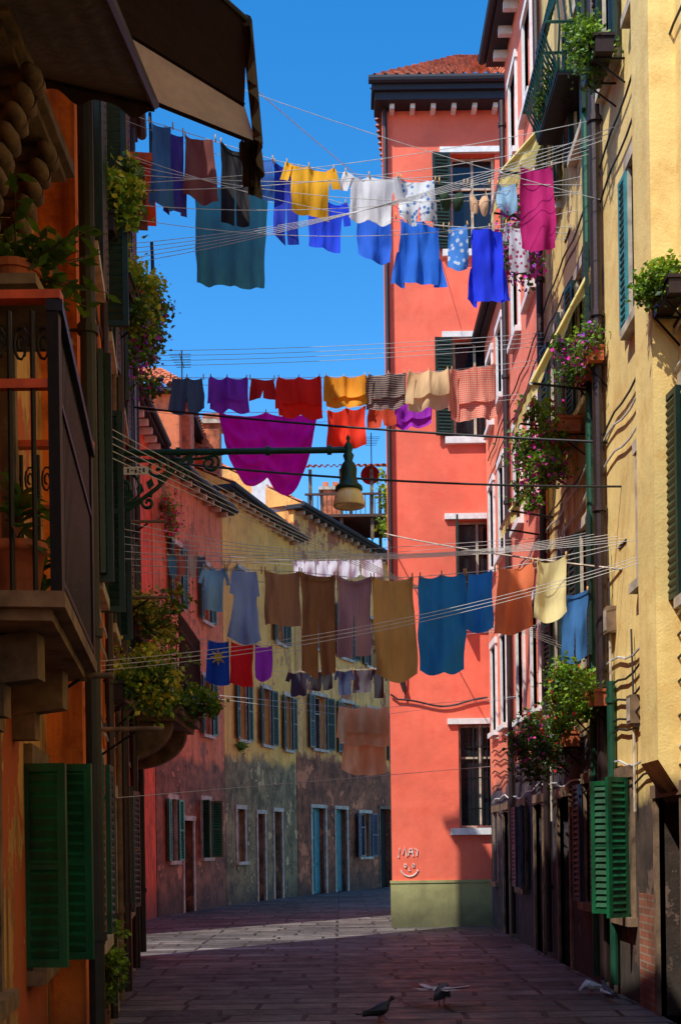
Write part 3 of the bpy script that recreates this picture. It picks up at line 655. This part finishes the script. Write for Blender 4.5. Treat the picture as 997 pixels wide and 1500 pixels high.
for i in range(6):
    x=x1+.08+(x0-x1-.08)*i/5
    for y,sg in((y0,-1),(y1,1)): b.tube([(x,y+sg*belly(k/8),z0+(z1-z0)*k/8) for k in range(9)],.014,'igreen',5)
for z,o in((z0,0),(z0+.45,.15),(z1,0)): b.tube([(x0,y0-o,z),(x1+.08-o,y0-o,z),(x1+.08-o,y1+o,z),(x0,y1+o,z)],.02,'igreen',6)
b.make('railing',e)
foliage('balcony_planter',(2.7,14.6,10.5),(.2,.6,.15),900,.05,seed=23,mix=('leafd','leafd','leafm'))
for z in(9.0,10.7):
    p=MB(); fbox(p,frC,16.0,17.7,0,.42,z-.1,z,'terra'); fbox(p,frC,16.1,17.6,0,.3,z-.22,z-.1,'stoned'); fbox(p,frC,16.05,17.65,.36,.4,z+.5,z+.56,'iron')
    for i in range(12): fbox(p,frC,16.05+i*.14,16.08+i*.14,.365,.39,z,z+.5,'iron')
    p.make('small_balcony',bC)

# ------------------------------------------------------------------ street lamp
e=empty('street_lamp'); Y=11; b=MB()
wx=lx(Y); za=5.15; lxp=.12
b.tube([(wx,Y,za),(lxp+.02,Y,za+.0)],.028,'igreen',10); b.tube([(wx,Y,za-.09),(-1.2,Y,za-.06),(-.9,Y,za)],.012,'igreen',6)
for x in(-1.4,-.6,-.05): b.tube([(x-.02,Y,za),(x+.02,Y,za)],.042,'igreen',10)
b.box((wx+.02,Y,za-.2),(.02,0,0),(0,.07,0),(0,0,.42),'igreen')
def spiral(cx,cz,r0,a0,turns,dirn=1,n=36,rr_=.016): b.tube([(cx+r0*(1-i/n*.85)*math.cos(a0+dirn*turns*2*math.pi*i/n),Y,cz+r0*(1-i/n*.85)*math.sin(a0+dirn*turns*2*math.pi*i/n)) for i in range(n+1)],rr_,'igreen',6)
b.tube([(wx,Y,za-.55),(wx+.25,Y,za-.5),(wx+.5,Y,za-.32),(wx+.72,Y,za-.08),(wx+.85,Y,za)],.02,'igreen',8)
spiral(wx+.2,za-.3,.17,-1.57,1.6); spiral(wx+.5,za-.13,.12,2,1.6,-1); spiral(wx+.98,za-.1,.09,1.57,1.5,-1); spiral(wx+.14,za+.12,.11,-1.57,1.4,-1); spiral(wx+.42,za-.45,.07,1,1.4); spiral(wx+.75,za-.2,.07,.5,1.4)
for i in range(9):
    p=V((wx+.08+.09*i,Y,za-.48+.05*i)); b.box(p,(.025,0,.02),(0,.012,0),(-.01,0,.03),'igreen')
b.make('bracket',e)
b=MB(); b.lathe((lxp,Y,za),[(.001,.14),(.014,.12),(.02,.1),(.01,.08),(.03,.05),(.045,.02),(.03,-.02),(.05,-.05),(.035,-.1),(.06,-.13),(.075,-.17),(.07,-.24),(.085,-.3),(.12,-.33),(.125,-.36),(.09,-.37)],'igreen',24); b.make('hood',e,True)
b=MB(); b.lathe((lxp,Y,za),[(.1,-.36),(.13,-.42),(.145,-.5),(.14,-.51),(.1,-.5),(.05,-.49),(.001,-.485)],'opal',24); b.make('glass_shade',e,True)
b=MB(); b.box((wx+.32,Y-.03,za-.17),(.11,0,0),(0,.004,0),(0,0,.035),'sign')
for i in range(5): b.box((wx+.25+.035*i,Y-.036,za-.17),(.009,0,0),(0,.002,0),(0,0,.02 if i!=1 else .005),'wired')
b.make('number_plate',e)

# ------------------------------------------------------------------ laundry
def interp(pl,x):
    for (a,za_),(b_,zb_) in zip(pl,pl[1:]):
        if x<=b_: return za_+(zb_-za_)*max(0,(x-a))/(b_-a)
    return pl[-1][1]
cm={}
def CM(key,*a,**k):
    if key not in cm: cm[key]=cloth_mat('cloth_'+key,*a,**k)
    return cm[key]
def garment(name,x0,x1,drop,Y,pl,mat,kind='towel',seed=0,dz=0,amp=None,dy=0):
    rr=random.Random(seed*13+5); mb=MB(); w=x1-x0; ph=[rr.uniform(0,6.28) for _ in range(8)]
    fo=max(.8,w*rr.uniform(2.4,4.4)); A=amp or rr.uniform(.018,.032)
    npeg=2 if w<.45 else 3
    pegs=[.04]+[.04+.92*i/(npeg-1)+rr.uniform(-.06,.06) for i in range(1,npeg-1)]+[.96]
    sag=.02+.06*w/npeg*rr.uniform(.4,1.6)
    skew=rr.uniform(-.05,.05); tilt=rr.uniform(-.05,.05); curl=rr.uniform(-.04,.06)
    def zt(x,u):
        z=interp(pl,x)+dz
        for a,b_ in zip(pegs,pegs[1:]):
            if a<=u<=b_: z-=sag*math.sin(math.pi*(u-a)/(b_-a))
        return z
    def pt(u,v):
        x=x0+w*u
        z=zt(min(max(x,x0),x1),min(1,max(0,u)))
        d=drop*v*(1+tilt*(u-.5))
        f=A*(.15+v)*(math.sin(2*math.pi*fo*u+ph[0]+1.2*v)+.35*math.sin(2*math.pi*fo*1.7*u+ph[1]-2*v))+.03*math.sin(3.5*v+ph[2]+2*u)*v
        f+=.06*noise.noise(V((x*4,v*drop*2.5,seed*3.1)))+.02*noise.noise(V((x*11,v*drop*3,seed*1.1)))
        for pg in pegs: f-=.03*math.exp(-((u-pg+(.5-pg)*v*.5)*w/.03)**2)*(1-v*.7)
        wrk=.018*noise.noise(V((x*6+3,v*drop*4,seed*1.7)))
        return V((x+skew*v*drop+wrk, Y+dy+f, z-d+curl*v*v*v*(2*u-1)**2+.02*v*noise.noise(V((x*5,seed,.3)))))
    def strip(fL,fR,v0,v1,nv=26,nu=24,sh=None):
        rows=[]
        for j in range(nv+1):
            s_=j/nv; v=v0+(v1-v0)*s_; a,b_=fL(s_),fR(s_)
            rows.append([pt(a+(b_-a)*i/nu,v)+(V(sh(s_)) if sh else V((0,0,0))) for i in range(nu+1)])
        mb.grid(rows,mat)
    if kind=='towel': strip(lambda s:.02*math.sin(4*s+ph[3]),lambda s:1-.02*math.sin(5*s+ph[5]),0,1)
    elif kind=='folded':
        strip(lambda s:0,lambda s:1,0,1); strip(lambda s:.03,lambda s:.97,0,.68,sh=lambda s:(0,-.03-.015*s,0.006))
        strip(lambda s:.0-.05*s,lambda s:.2-.06*s,.1,.85,nu=6,sh=lambda s:(-.01,-.05,0))
    elif kind=='sheet':
        rows=[]
        for j in range(41):
            v=j/40; row=[]
            for i in range(61):
                u=i/60; l1=.25+.68*max(0,math.sin(math.pi*min(1,u/.64)))**.6 if u<.64 else 0
                l2=.25+.75*max(0,math.sin(math.pi*max(0,(u-.3)/.7)))**.65 if u>.3 else 0
                prof=max(l1,l2,.25)
                p=pt(.5+(u-.5)*(1-.10*v*v),v*prof)
                for c0,cw in((.28,.26),(.66,.34)):
                    rad=math.sqrt(((u-c0)*1.1)**2+(v*.95)**2); p.y+=.07*math.sin(rad*22+ph[1]+c0*9)*min(1,v*2)*math.exp(-((u-c0)/cw)**2)
                row.append(p)
            rows.append(row)
        mb.grid(rows,mat)
    elif kind=='shirt':
        strip(lambda s:.14-.02*math.sin(3*s),lambda s:.86+.02*math.sin(3*s+1),0,1)
        strip(lambda s:.14-.17*s**.5,lambda s:.15+.08*s,.5,1.08,nv=12,nu=8,sh=lambda s:(0,.02,0))
        strip(lambda s:.85-.08*s,lambda s:.86+.17*s**.5,.5,1.03,nv=12,nu=8,sh=lambda s:(0,.02,0))
    elif kind=='tee':
        strip(lambda s:.13*min(1,s*3.2),lambda s:1-.13*min(1,s*3.2),0,1)
        strip(lambda s:0-.05*s,lambda s:.16-.04*s,0,.4,nv=10,nu=6,sh=lambda s:(-.03*s,-.015,0)); strip(lambda s:.84+.04*s,lambda s:1+.05*s,0,.44,nv=10,nu=6,sh=lambda s:(.03*s,-.015,0))
    elif kind=='trousers':
        strip(lambda s:.04*s,lambda s:1-.04*s,0,.27,nv=8)
        strip(lambda s:.04-.03*s,lambda s:.52-.06*s,.27,1,nu=12); strip(lambda s:.5+.05*s,lambda s:.96+.03*s,.27,.97,nu=12,sh=lambda s:(0,.015*s,0))
        strip(lambda s:0,lambda s:1,0,.05,nv=2,sh=lambda s:(0,-.012,0))
    elif kind=='shorts':
        strip(lambda s:.08*(1-s),lambda s:1-.08*(1-s),0,.55,nv=10)
        strip(lambda s:-.02*s,lambda s:.5-.05*s,.55,1,nv=9,nu=10); strip(lambda s:.5+.05*s,lambda s:1+.02*s,.55,.97,nv=9,nu=10)
    elif kind=='skirt': strip(lambda s:.12*(1-s),lambda s:1-.12*(1-s),0,1)
    elif kind=='dress':
        strip(lambda s:.18-.1*s,lambda s:.82+.1*s,.0,.35,nv=9); strip(lambda s:.2+.03*math.sin(3*s)-.2*s,lambda s:.8+.15*s,.35,1)
    elif kind=='bra':
        for sg in(-1,1):
            cx=.5+sg*.24; rows=[]
            for j in range(9):
                v=j/8; rows.append([pt(cx+.22*math.sin(math.pi*v*.5+.25)*math.cos(a*math.pi/8),.25+.6*v*(.4+.6*math.sin(a*math.pi/8)))+V((0,-.05*math.sin(math.pi*v)*math.sin(a*math.pi/8),0)) for a in range(9)])
            mb.grid(rows,mat)
            mb.tube([pt(cx,0),pt(cx+.1*sg,.2),pt(cx+.18*sg,.4)],.006,mat,5)
        mb.tube([pt(.05,.45),pt(.5,.5),pt(.95,.45)],.007,mat,5); mb.tube([pt(.05,.45),pt(.12,1.0)],.006,mat,5)
    for u in pegs:
        p=pt(u,0)
        for q in(-.012,.012): mb.box(p+V((0,q,.0)),(.006,0,0),(0,.006,0),(0,0,.035),'peg')
    return mb.make(name,smooth=True)
def line(pl,Y,name='clothesline',rad=.004,m='wire'):
    mb=MB(); mb.tube([(x,Y,z) for x,z in pl],rad,m,6); 
    mb.tube([(x,Y+.12,z-.06-.05*math.cos(x)) for x,z in pl],rad*.8,m,6)
    for x,z in(pl[0],pl[-1]):
        mb.tube([(x,Y-.1,z),(x,Y+.22,z)],.02,'iron',6)
    return mb.make(name)
T1=[(-2.48,10.05),(-2,9.88),(-1.3,9.65),(-.6,9.42),(.1,9.28),(.8,9.2),(1.5,9.13),(2.93,9.1)]
T2=[(-2.63,10.2),(-1.6,9.85),(-.8,9.75),(0,9.6),(.7,9.38),(1.4,9.26),(2.93,9.15)]
M1=[(-2.86,8.14),(-1,8.09),(.5,8.1),(1.5,8.16),(2.93,8.3)]
M2=[(-2.98,8.1),(-1.7,7.98),(-.2,7.97),(.5,8.05),(2.93,8.2)]
L1=[(-2.29,4.5),(-1.3,4.45),(-.4,4.4),(.2,4.33),(.8,4.33),(1.5,4.38),(2.0,4.46),(2.93,4.65)]
L2=[(-2.98,4.75),(-1.9,4.65),(-1,4.55),(2.93,4.8)]
L3=[(-3.0,4.2),(0,3.87),(.8,3.85),(2.93,4.0)]
for pl,Y in((T1,14),(T2,15.2),(M1,17),(M2,18),(L1,12.5),(L2,18),(L3,20)): line(pl,Y)
G=garment
G('denim_jacket',-2.06,-1.78,.9,14,T1,CM('denim',(.06,.2,.45)),'shirt',1)
G('indigo_shirt',-1.9,-1.64,.85,14,T1,CM('indigo',(.08,.05,.35)),'shirt',2,dy=.1)
G('brown_skirt',-1.70,-1.29,.72,14,T1,CM('brown',(.24,.07,.06)),'skirt',3)
G('black_leggings',-1.26,-.93,.9,14,T1,CM('black',(.012,.01,.014)),'trousers',4)
G('blue_tshirt',-.92,-.65,.45,14,T1,CM('denim2',(.03,.15,.55)),'towel',5)
G('navy_trousers',-.66,-.36,.88,14,T1,CM('navyroyal',(.01,.04,.55)),'trousers',6,dy=.1)
G('yellow_tshirt',-.52,.05,.52,14,T1,CM('yellow',(.98,.5,.015)),'tee',7)
G('white_tshirt',.14,.78,.52,14,T1,CM('white',(.88,.9,.95)),'tee',8)
G('striped_shorts',.78,1.2,.48,14,T1,CM('stripeb',(.8,.85,.9),(.1,.25,.6),'floral',1.2),'shorts',9)
G('green_bra',1.21,1.52,.33,14,T1,CM('dkgreen',(.03,.07,.03)),'bra',10)
G('beige_bra',1.55,1.8,.42,14,T1,CM('beigeb',(.8,.5,.3)),'bra',11)
G('light_blue_underwear',1.87,2.11,.34,14,T1,CM('ltblue',(.35,.6,.85)),'shorts',12)
G('magenta_scarf',2.14,2.52,.95,14,T1,CM('magenta',(.6,.005,.18)),'towel',13,dz=.2)
G('teal_sheet',-1.66,-.80,1.22,15.2,T2,CM('teal',(.07,.38,.48)),'towel',14)
G('blue_tshirt',-.34,.19,.6,15.2,T2,CM('royal',(.01,.07,.95)),'tee',15)
G('blue_pillowcase',.32,.73,.6,15.2,T2,CM('royal2',(.02,.17,.95)),'towel',16)
G('blue_tshirt',.76,1.41,.73,15.2,T2,CM('blue',(.02,.2,.95)),'shirt',17)
G('floral_blouse',1.43,1.67,.55,15.2,T2,CM('floral',(.05,.25,.75),(.6,.7,.85),'floral',1),'towel',18)
G('royal_blue_shirt',1.66,2.17,.88,15.2,T2,CM('royal3',(.006,.04,.95)),'shirt',19)
G('patterned_blouse',2.13,2.47,.55,15.2,T2,CM('patw',(.7,.7,.8),(.45,.05,.15),'floral',1.3),'tee',20,dz=.05)
G('denim_shorts',-2.26,-1.78,.5,17,M1,CM('denimd',(.07,.14,.26)),'shorts',21)
G('purple_tshirt',-1.73,-1.19,.45,17,M1,CM('purple',(.32,.05,.8)),'folded',22)
G('dark_red_shorts',-1.17,-.81,.27,17,M1,CM('dred',(.55,.02,.02)),'shorts',23)
G('red_tshirt',-.79,-.18,.52,17,M1,CM('red',(.98,.02,.01)),'folded',24)
G('orange_towel',-.13,.45,.42,17,M1,CM('orange',(.98,.40,.02)),'folded',25)
G('striped_tshirt',.46,1.0,.46,17,M1,CM('grst',(.45,.3,.24),(.06,.05,.07),'stripes_h',3.5),'folded',26)
G('beige_tshirt',1.02,1.6,.5,17,M1,CM('beige',(.92,.64,.36)),'folded',27)
G('checked_tablecloth',1.61,2.23,.7,17,M1,CM('redch',(.85,.09,.08),(.85,.46,.33),'check',3.5),'folded',28)
G('magenta_sheet',-1.7,-.25,1.15,18,M2,CM('violet',(.85,.004,.75)),'sheet',29,amp=.03)
G('red_towel',-.11,.46,.56,18,M2,CM('red2',(.98,.04,.01)),'towel',30)
G('rust_shorts',.48,.89,.3,18,M2,CM('rust',(.65,.07,.02)),'shorts',31)
G('purple_tshirt',.91,1.43,.36,18,M2,CM('purp2',(.5,.03,.7)),'folded',32)
G('lace_blouse',-1.36,-1.12,.4,12.5,L1,CM('lace',(.25,.55,.98)),'tee',33)
G('light_blue_dress',-1.12,-.75,.74,12.5,L1,CM('dress',(.3,.48,.98)),'dress',34)
G('taupe_towel',-.73,-.37,.52,12.5,L1,CM('taupe',(.45,.26,.15)),'towel',35)
G('brown_trousers',-.37,-.01,1.03,12.5,L1,CM('brown2',(.34,.17,.08)),'trousers',36)
G('striped_trousers',0,.36,.8,12.5,L1,CM('purst',(.7,.48,.6),(.12,.04,.1),'stripes_v',5),'trousers',37)
G('khaki_towel',.36,.78,1.03,12.5,L1,CM('khaki',(.68,.42,.14)),'towel',38)
G('blue_towel',.83,1.3,1.0,12.5,L1,CM('btowel',(.02,.3,.8)),'towel',39)
G('blue_shorts',1.3,1.61,.6,12.5,L1,CM('bt2',(.02,.28,.95)),'skirt',40)
G('salmon_towel',1.63,2.01,.66,12.5,L1,CM('salmon',(.98,.25,.1)),'towel',41)
G('cream_towel',2.02,2.34,.62,12.5,L1,CM('cream',(.97,.84,.42)),'towel',42)
G('blue_sun_flag',-1.91,-1.57,.62,18,L2,CM('flagb',(.01,.1,.65)),'towel',43)
G('red_pillowcase',-1.56,-1.22,.6,18,L2,CM('dred2',(.85,.02,.03)),'towel',44)
G('purple_cloth',-1.2,-.96,.5,18,L2,CM('purp3',(.42,.06,.85)),'towel',45)
b=MB(); cx,cz=-1.74,4.38
b.face([(cx+.06*math.cos(a*.5236),17.88,cz+.06*math.sin(a*.5236)) for a in range(12)],CM('sun',(.85,.6,.05)))
for i in range(8):
    a=i*math.pi/4; b.face([(cx+.07*math.cos(a-.25),17.88,cz+.07*math.sin(a-.25)),(cx+.13*math.cos(a),17.88,cz+.13*math.sin(a)),(cx+.07*math.cos(a+.25),17.88,cz+.07*math.sin(a+.25))],CM('sun',(.85,.6,.05)))
b.make('sun_print',bpy.data.objects['blue_sun_flag'])
G('beige_tshirt',0,.81,.6,20,L3,CM('beige3',(.95,.6,.32)),'folded',46)
G('beige_bedsheet',.02,.78,1.08,20.1,L3,CM('beige4',(.9,.5,.24)),'skirt',47)
LF=[(-3.5,5.45),(-1,5.3),(1.05,5.35)]; line(LF,26)
for i,(a,b_,d) in enumerate(((-1.05,-.6,.5),(-.58,-.1,.4),(-.05,.3,.5),(.32,.7,.45),(.72,1.0,.6))): G('dark_shirt',a,b_,d,26,LF,CM('drk%d'%i,[(.03,.03,.06),(.02,.02,.025),(.03,.05,.12),(.1,.1,.12),(.02,.02,.03)][i]),['tee','shorts','tee','towel','tee'][i],50+i)
LG=[(-3.9,8.8),(-1,8.6),(1.2,8.62)]; line(LG,30)
for i in range(4): G('white_sheet',-1.05+i*.55,-.53+i*.55,.45,30,LG,CM('white2',(.8,.83,.9)),'towel',60+i)
LH=[(-3.0,5.85),(-1.2,5.8),(2.93,6)]; line(LH,17.7)
for i in range(4): G('small_laundry',-2.42+i*.14,-2.3+i*.14,.3,17.7,LH,CM('sm%d'%i,[(.1,.35,.5),(.5,.2,.15),(.6,.6,.5),(.1,.2,.3)][i]),'towel',70+i)
G('blue_jeans',2.5,2.8,.78,13.7,[(2,4.3),(3,4.45)],CM('jeans',(.05,.2,.5)),'trousers',80)
def wire(p,q,sag=.1,r=.0035,m='wire',nm='overhead_wire'):
    p,q=V(p),V(q); mb=MB(); mb.tube([p.lerp(q,i/16)-V((0,0,sag*4*(i/16)*(1-i/16))) for i in range(17)],r,m,5,False); mb.make(nm)
for i in range(7): wire((lx(13.2),13.2,8.75+.11*i*(-1)**i*.6),(rx,13.4+.25*i,9.0-.07*i+.5),.12+.03*i)
for i in range(5): wire((lx(14.2),14.2,8.35+.06*i),(rx,12.5+.3*i,8.9+.1*i),.15)
for i in range(4): wire((lx(16.8),16.9,8.25+.07*i),(rx,16.9,8.45+.06*i),.06)
for i in range(6): wire((lx(11.8),11.8+.1*i,4.4+.1*i),(rx,12+.4*i,4.75+.12*i-.2),.1+.04*i)
for i in range(5): wire((lx(9.4),9.5,4.95-.06*i),(rx,15+.5*i,3.9+.15*i),.1)
for i in range(3): wire((lx(10.3),10.3,3.1+.04*i),(rx,11.2+.2*i,4.2+.06*i),.15,.003)
wire((lx(13),13,10.2),(rx,13.2,8.5),.1); wire((lx(12),12,10.4),(2.0,24,13.5),.1,.006); wire((-1.5,9.5,9.3),(1.0,9,11.3),0,.004); wire((-1.5,9.6,9.6),(1.0,9,11.8),0,.004)
wire((lx(12),12,5.45),(rx,12.6,5.25),.08,.012,'wired'); wire((lx(16.5),16.5,7.55),(rx,13.2,5.9),.05,.014,'wired')
wire((lx(12),12,2.1),(rx-.1,22,3.0),.0,.004); wire((.95,24,7.7),(rx,12.6,4.4),.05,.012,'stone')
for (y,z) in((7.2,2.62),(9.2,2.5),(13.5,5.2),(13.2,4.3)):
    p=MB(); X=lx(y) if y>8.6 else la(y); p.tube([(X,y,z),(X+.55,y,z)],.018,'stoned',8); p.tube([(X,y,z-.25),(X+.35,y,z-.02)],.01,'iron',6); p.make('clothesline_bracket')

# ------------------------------------------------------------------ pigeons
def pigeon(name,x,y,ang,body='fg',spread=False,head_down=False,s=1.0):
    mb=MB(); 
    sp=[(-.17,.085,.006,.03),(-.12,.092,.012,.032),(-.07,.10,.034,.04),(-.02,.11,.052,.055),(.04,.125,.056,.06),(.08,.145,.045,.05),(.1,.175,.028,.03),(.112,.2,.021,.023),(.125,.218,.025,.026),(.145,.222,.022,.022),(.158,.217,.01,.01)]
    if head_down: sp=sp[:6]+[(.12,.13,.028,.03),(.145,.105,.021,.023),(.165,.085,.025,.024),(.18,.07,.02,.02),(.188,.058,.009,.009)]
    rows=[]
    for (px,pz,ry,rz) in sp: rows.append([(px,ry*math.cos(a*math.pi/8),pz+rz*math.sin(a*math.pi/8)) for a in range(17)])
    mb.grid(rows,body)
    hx,hz=sp[-1][0],sp[-1][1]
    mb.tube([(hx-.005,0,hz),(hx+.022,0,hz-.008)],[.006,.001],'fb',6)
    for sg in(-1,1):
        mb.tube([(sp[-2][0]-.005,sg*.019,sp[-2][1]+.005),(sp[-2][0]-.005,sg*.024,sp[-2][1]+.005)],.004,'fred',6)
        mb.tube([(.01,sg*.025,.07),(.0,sg*.025,.035),(.012,sg*.025,.0)],[.012,.005,.004],'foot',6)
        for a in(-.5,0,.5,3.1): mb.tube([(.012,sg*.025,.004),(.012+.03*math.cos(a),sg*.025+.03*math.sin(a),.003)],.0025,'foot',4)
        if spread:
            for i in range(11):
                t=i/10; a=1.25+t*1.4; L=.23-.09*t; bx=.07-.15*t
                base=V((bx,sg*(.05+.10*(1-t)),.155)); d=V((math.cos(a)*.8,sg*math.sin(a),.12-.15*t)).normalized(); u=V((d.y*sg,-d.x*sg,0))*.024
                mb.face([base-u,base+d*L*.6-u*1.3,base+d*L,base+d*L*.6+u*1.3,base+u],'fw' if i>6 else 'fb')
                mb.face([base-u*1.2+V((0,0,.006)),base+d*L*.3-u*1.3+V((0,0,.008)),base+d*L*.42+V((0,0,.008)),base+d*L*.3+u*1.3+V((0,0,.008)),base+u*1.2+V((0,0,.006))],'fw')
            rows=[]
            for j in range(5):
                v=j/4; rows.append([(.075-.15*q/6,sg*(.03+.11*v),.14+.025*math.sin(math.pi*q/6)) for q in range(7)])
            mb.grid(rows,'fw')
        else:
            rows=[]
            for i in range(9):
                t=i/8; px=.06-.2*t; rows.append([(px,sg*(.058*(1-t**2)*math.cos(q)+.004+.012*(1-t)),.125-.02*t+.04*(1-t*.8)*math.sin(q)) for q in (-.6,-.2,.2,.6,1.0)])
            mb.grid(rows,body if body!='fg' else 'fw')
    mb.box((-.19,0,.082),(.05,0,-.006),(0,.022,0),(0,0,.004),'fb')
    ob=mb.make(name,smooth=not spread); ob.location=(x,y,.0); ob.rotation_euler=(0,0,ang); ob.scale=(s,s,s)
    return ob
pigeon('pigeon',.98,12.2,math.radians(65),'fg',spread=True,head_down=True,s=1.15)
pigeon('pigeon',.33,11.15,math.radians(20),'fb',s=.95)
pigeon('pigeon',2.62,12.9,math.radians(200),'fw',head_down=True,s=.85)
pigeon('pigeon',2.66,12.35,math.radians(100),'fg',s=.85)

# ------------------------------------------------------------------ camera, light, sky
AZ,EL=43,53
sd=V((math.sin(math.radians(AZ))*math.cos(math.radians(EL)),math.cos(math.radians(AZ))*math.cos(math.radians(EL)),-math.sin(math.radians(EL))))
l=bpy.data.lights.new('sun','SUN'); l.energy=5; l.angle=math.radians(.5); l.color=(1,.95,.84)
lo=bpy.data.objects.new('sun',l); scene.collection.objects.link(lo); lo.rotation_euler=sd.to_track_quat('-Z','Y').to_euler(); lo.location=(-20,-20,40)
w=bpy.data.worlds.new('World'); scene.world=w; w.use_nodes=True; nt=w.node_tree
sk=nt.nodes.new('ShaderNodeTexSky'); sk.sky_type='NISHITA'; sk.sun_disc=False; sk.sun_elevation=math.radians(EL); sk.sun_rotation=math.radians(180+AZ)
sk.air_density=1.0; sk.dust_density=.3; sk.ozone_density=2
bg=nt.nodes['Background']; bg.inputs[1].default_value=.15
hs=nt.nodes.new('ShaderNodeHueSaturation'); hs.inputs['Saturation'].default_value=1.42; hs.inputs['Value'].default_value=1.7; hs.inputs['Hue'].default_value=.5
nt.links.new(sk.outputs[0],hs.inputs['Color']); nt.links.new(hs.outputs[0],bg.inputs[0])
c=bpy.data.cameras.new('camera'); co=bpy.data.objects.new('camera',c); scene.collection.objects.link(co); scene.camera=co
c.sensor_fit='HORIZONTAL'; c.sensor_width=24; c.lens=24*1800/997; c.shift_y=490/997; c.clip_end=2000; c.clip_start=.05
co.location=(0,0,1.6); co.rotation_euler=(math.radians(90),math.radians(.8),0)
scene.view_settings.view_transform='Standard'; scene.view_settings.look='None'; scene.view_settings.exposure=0
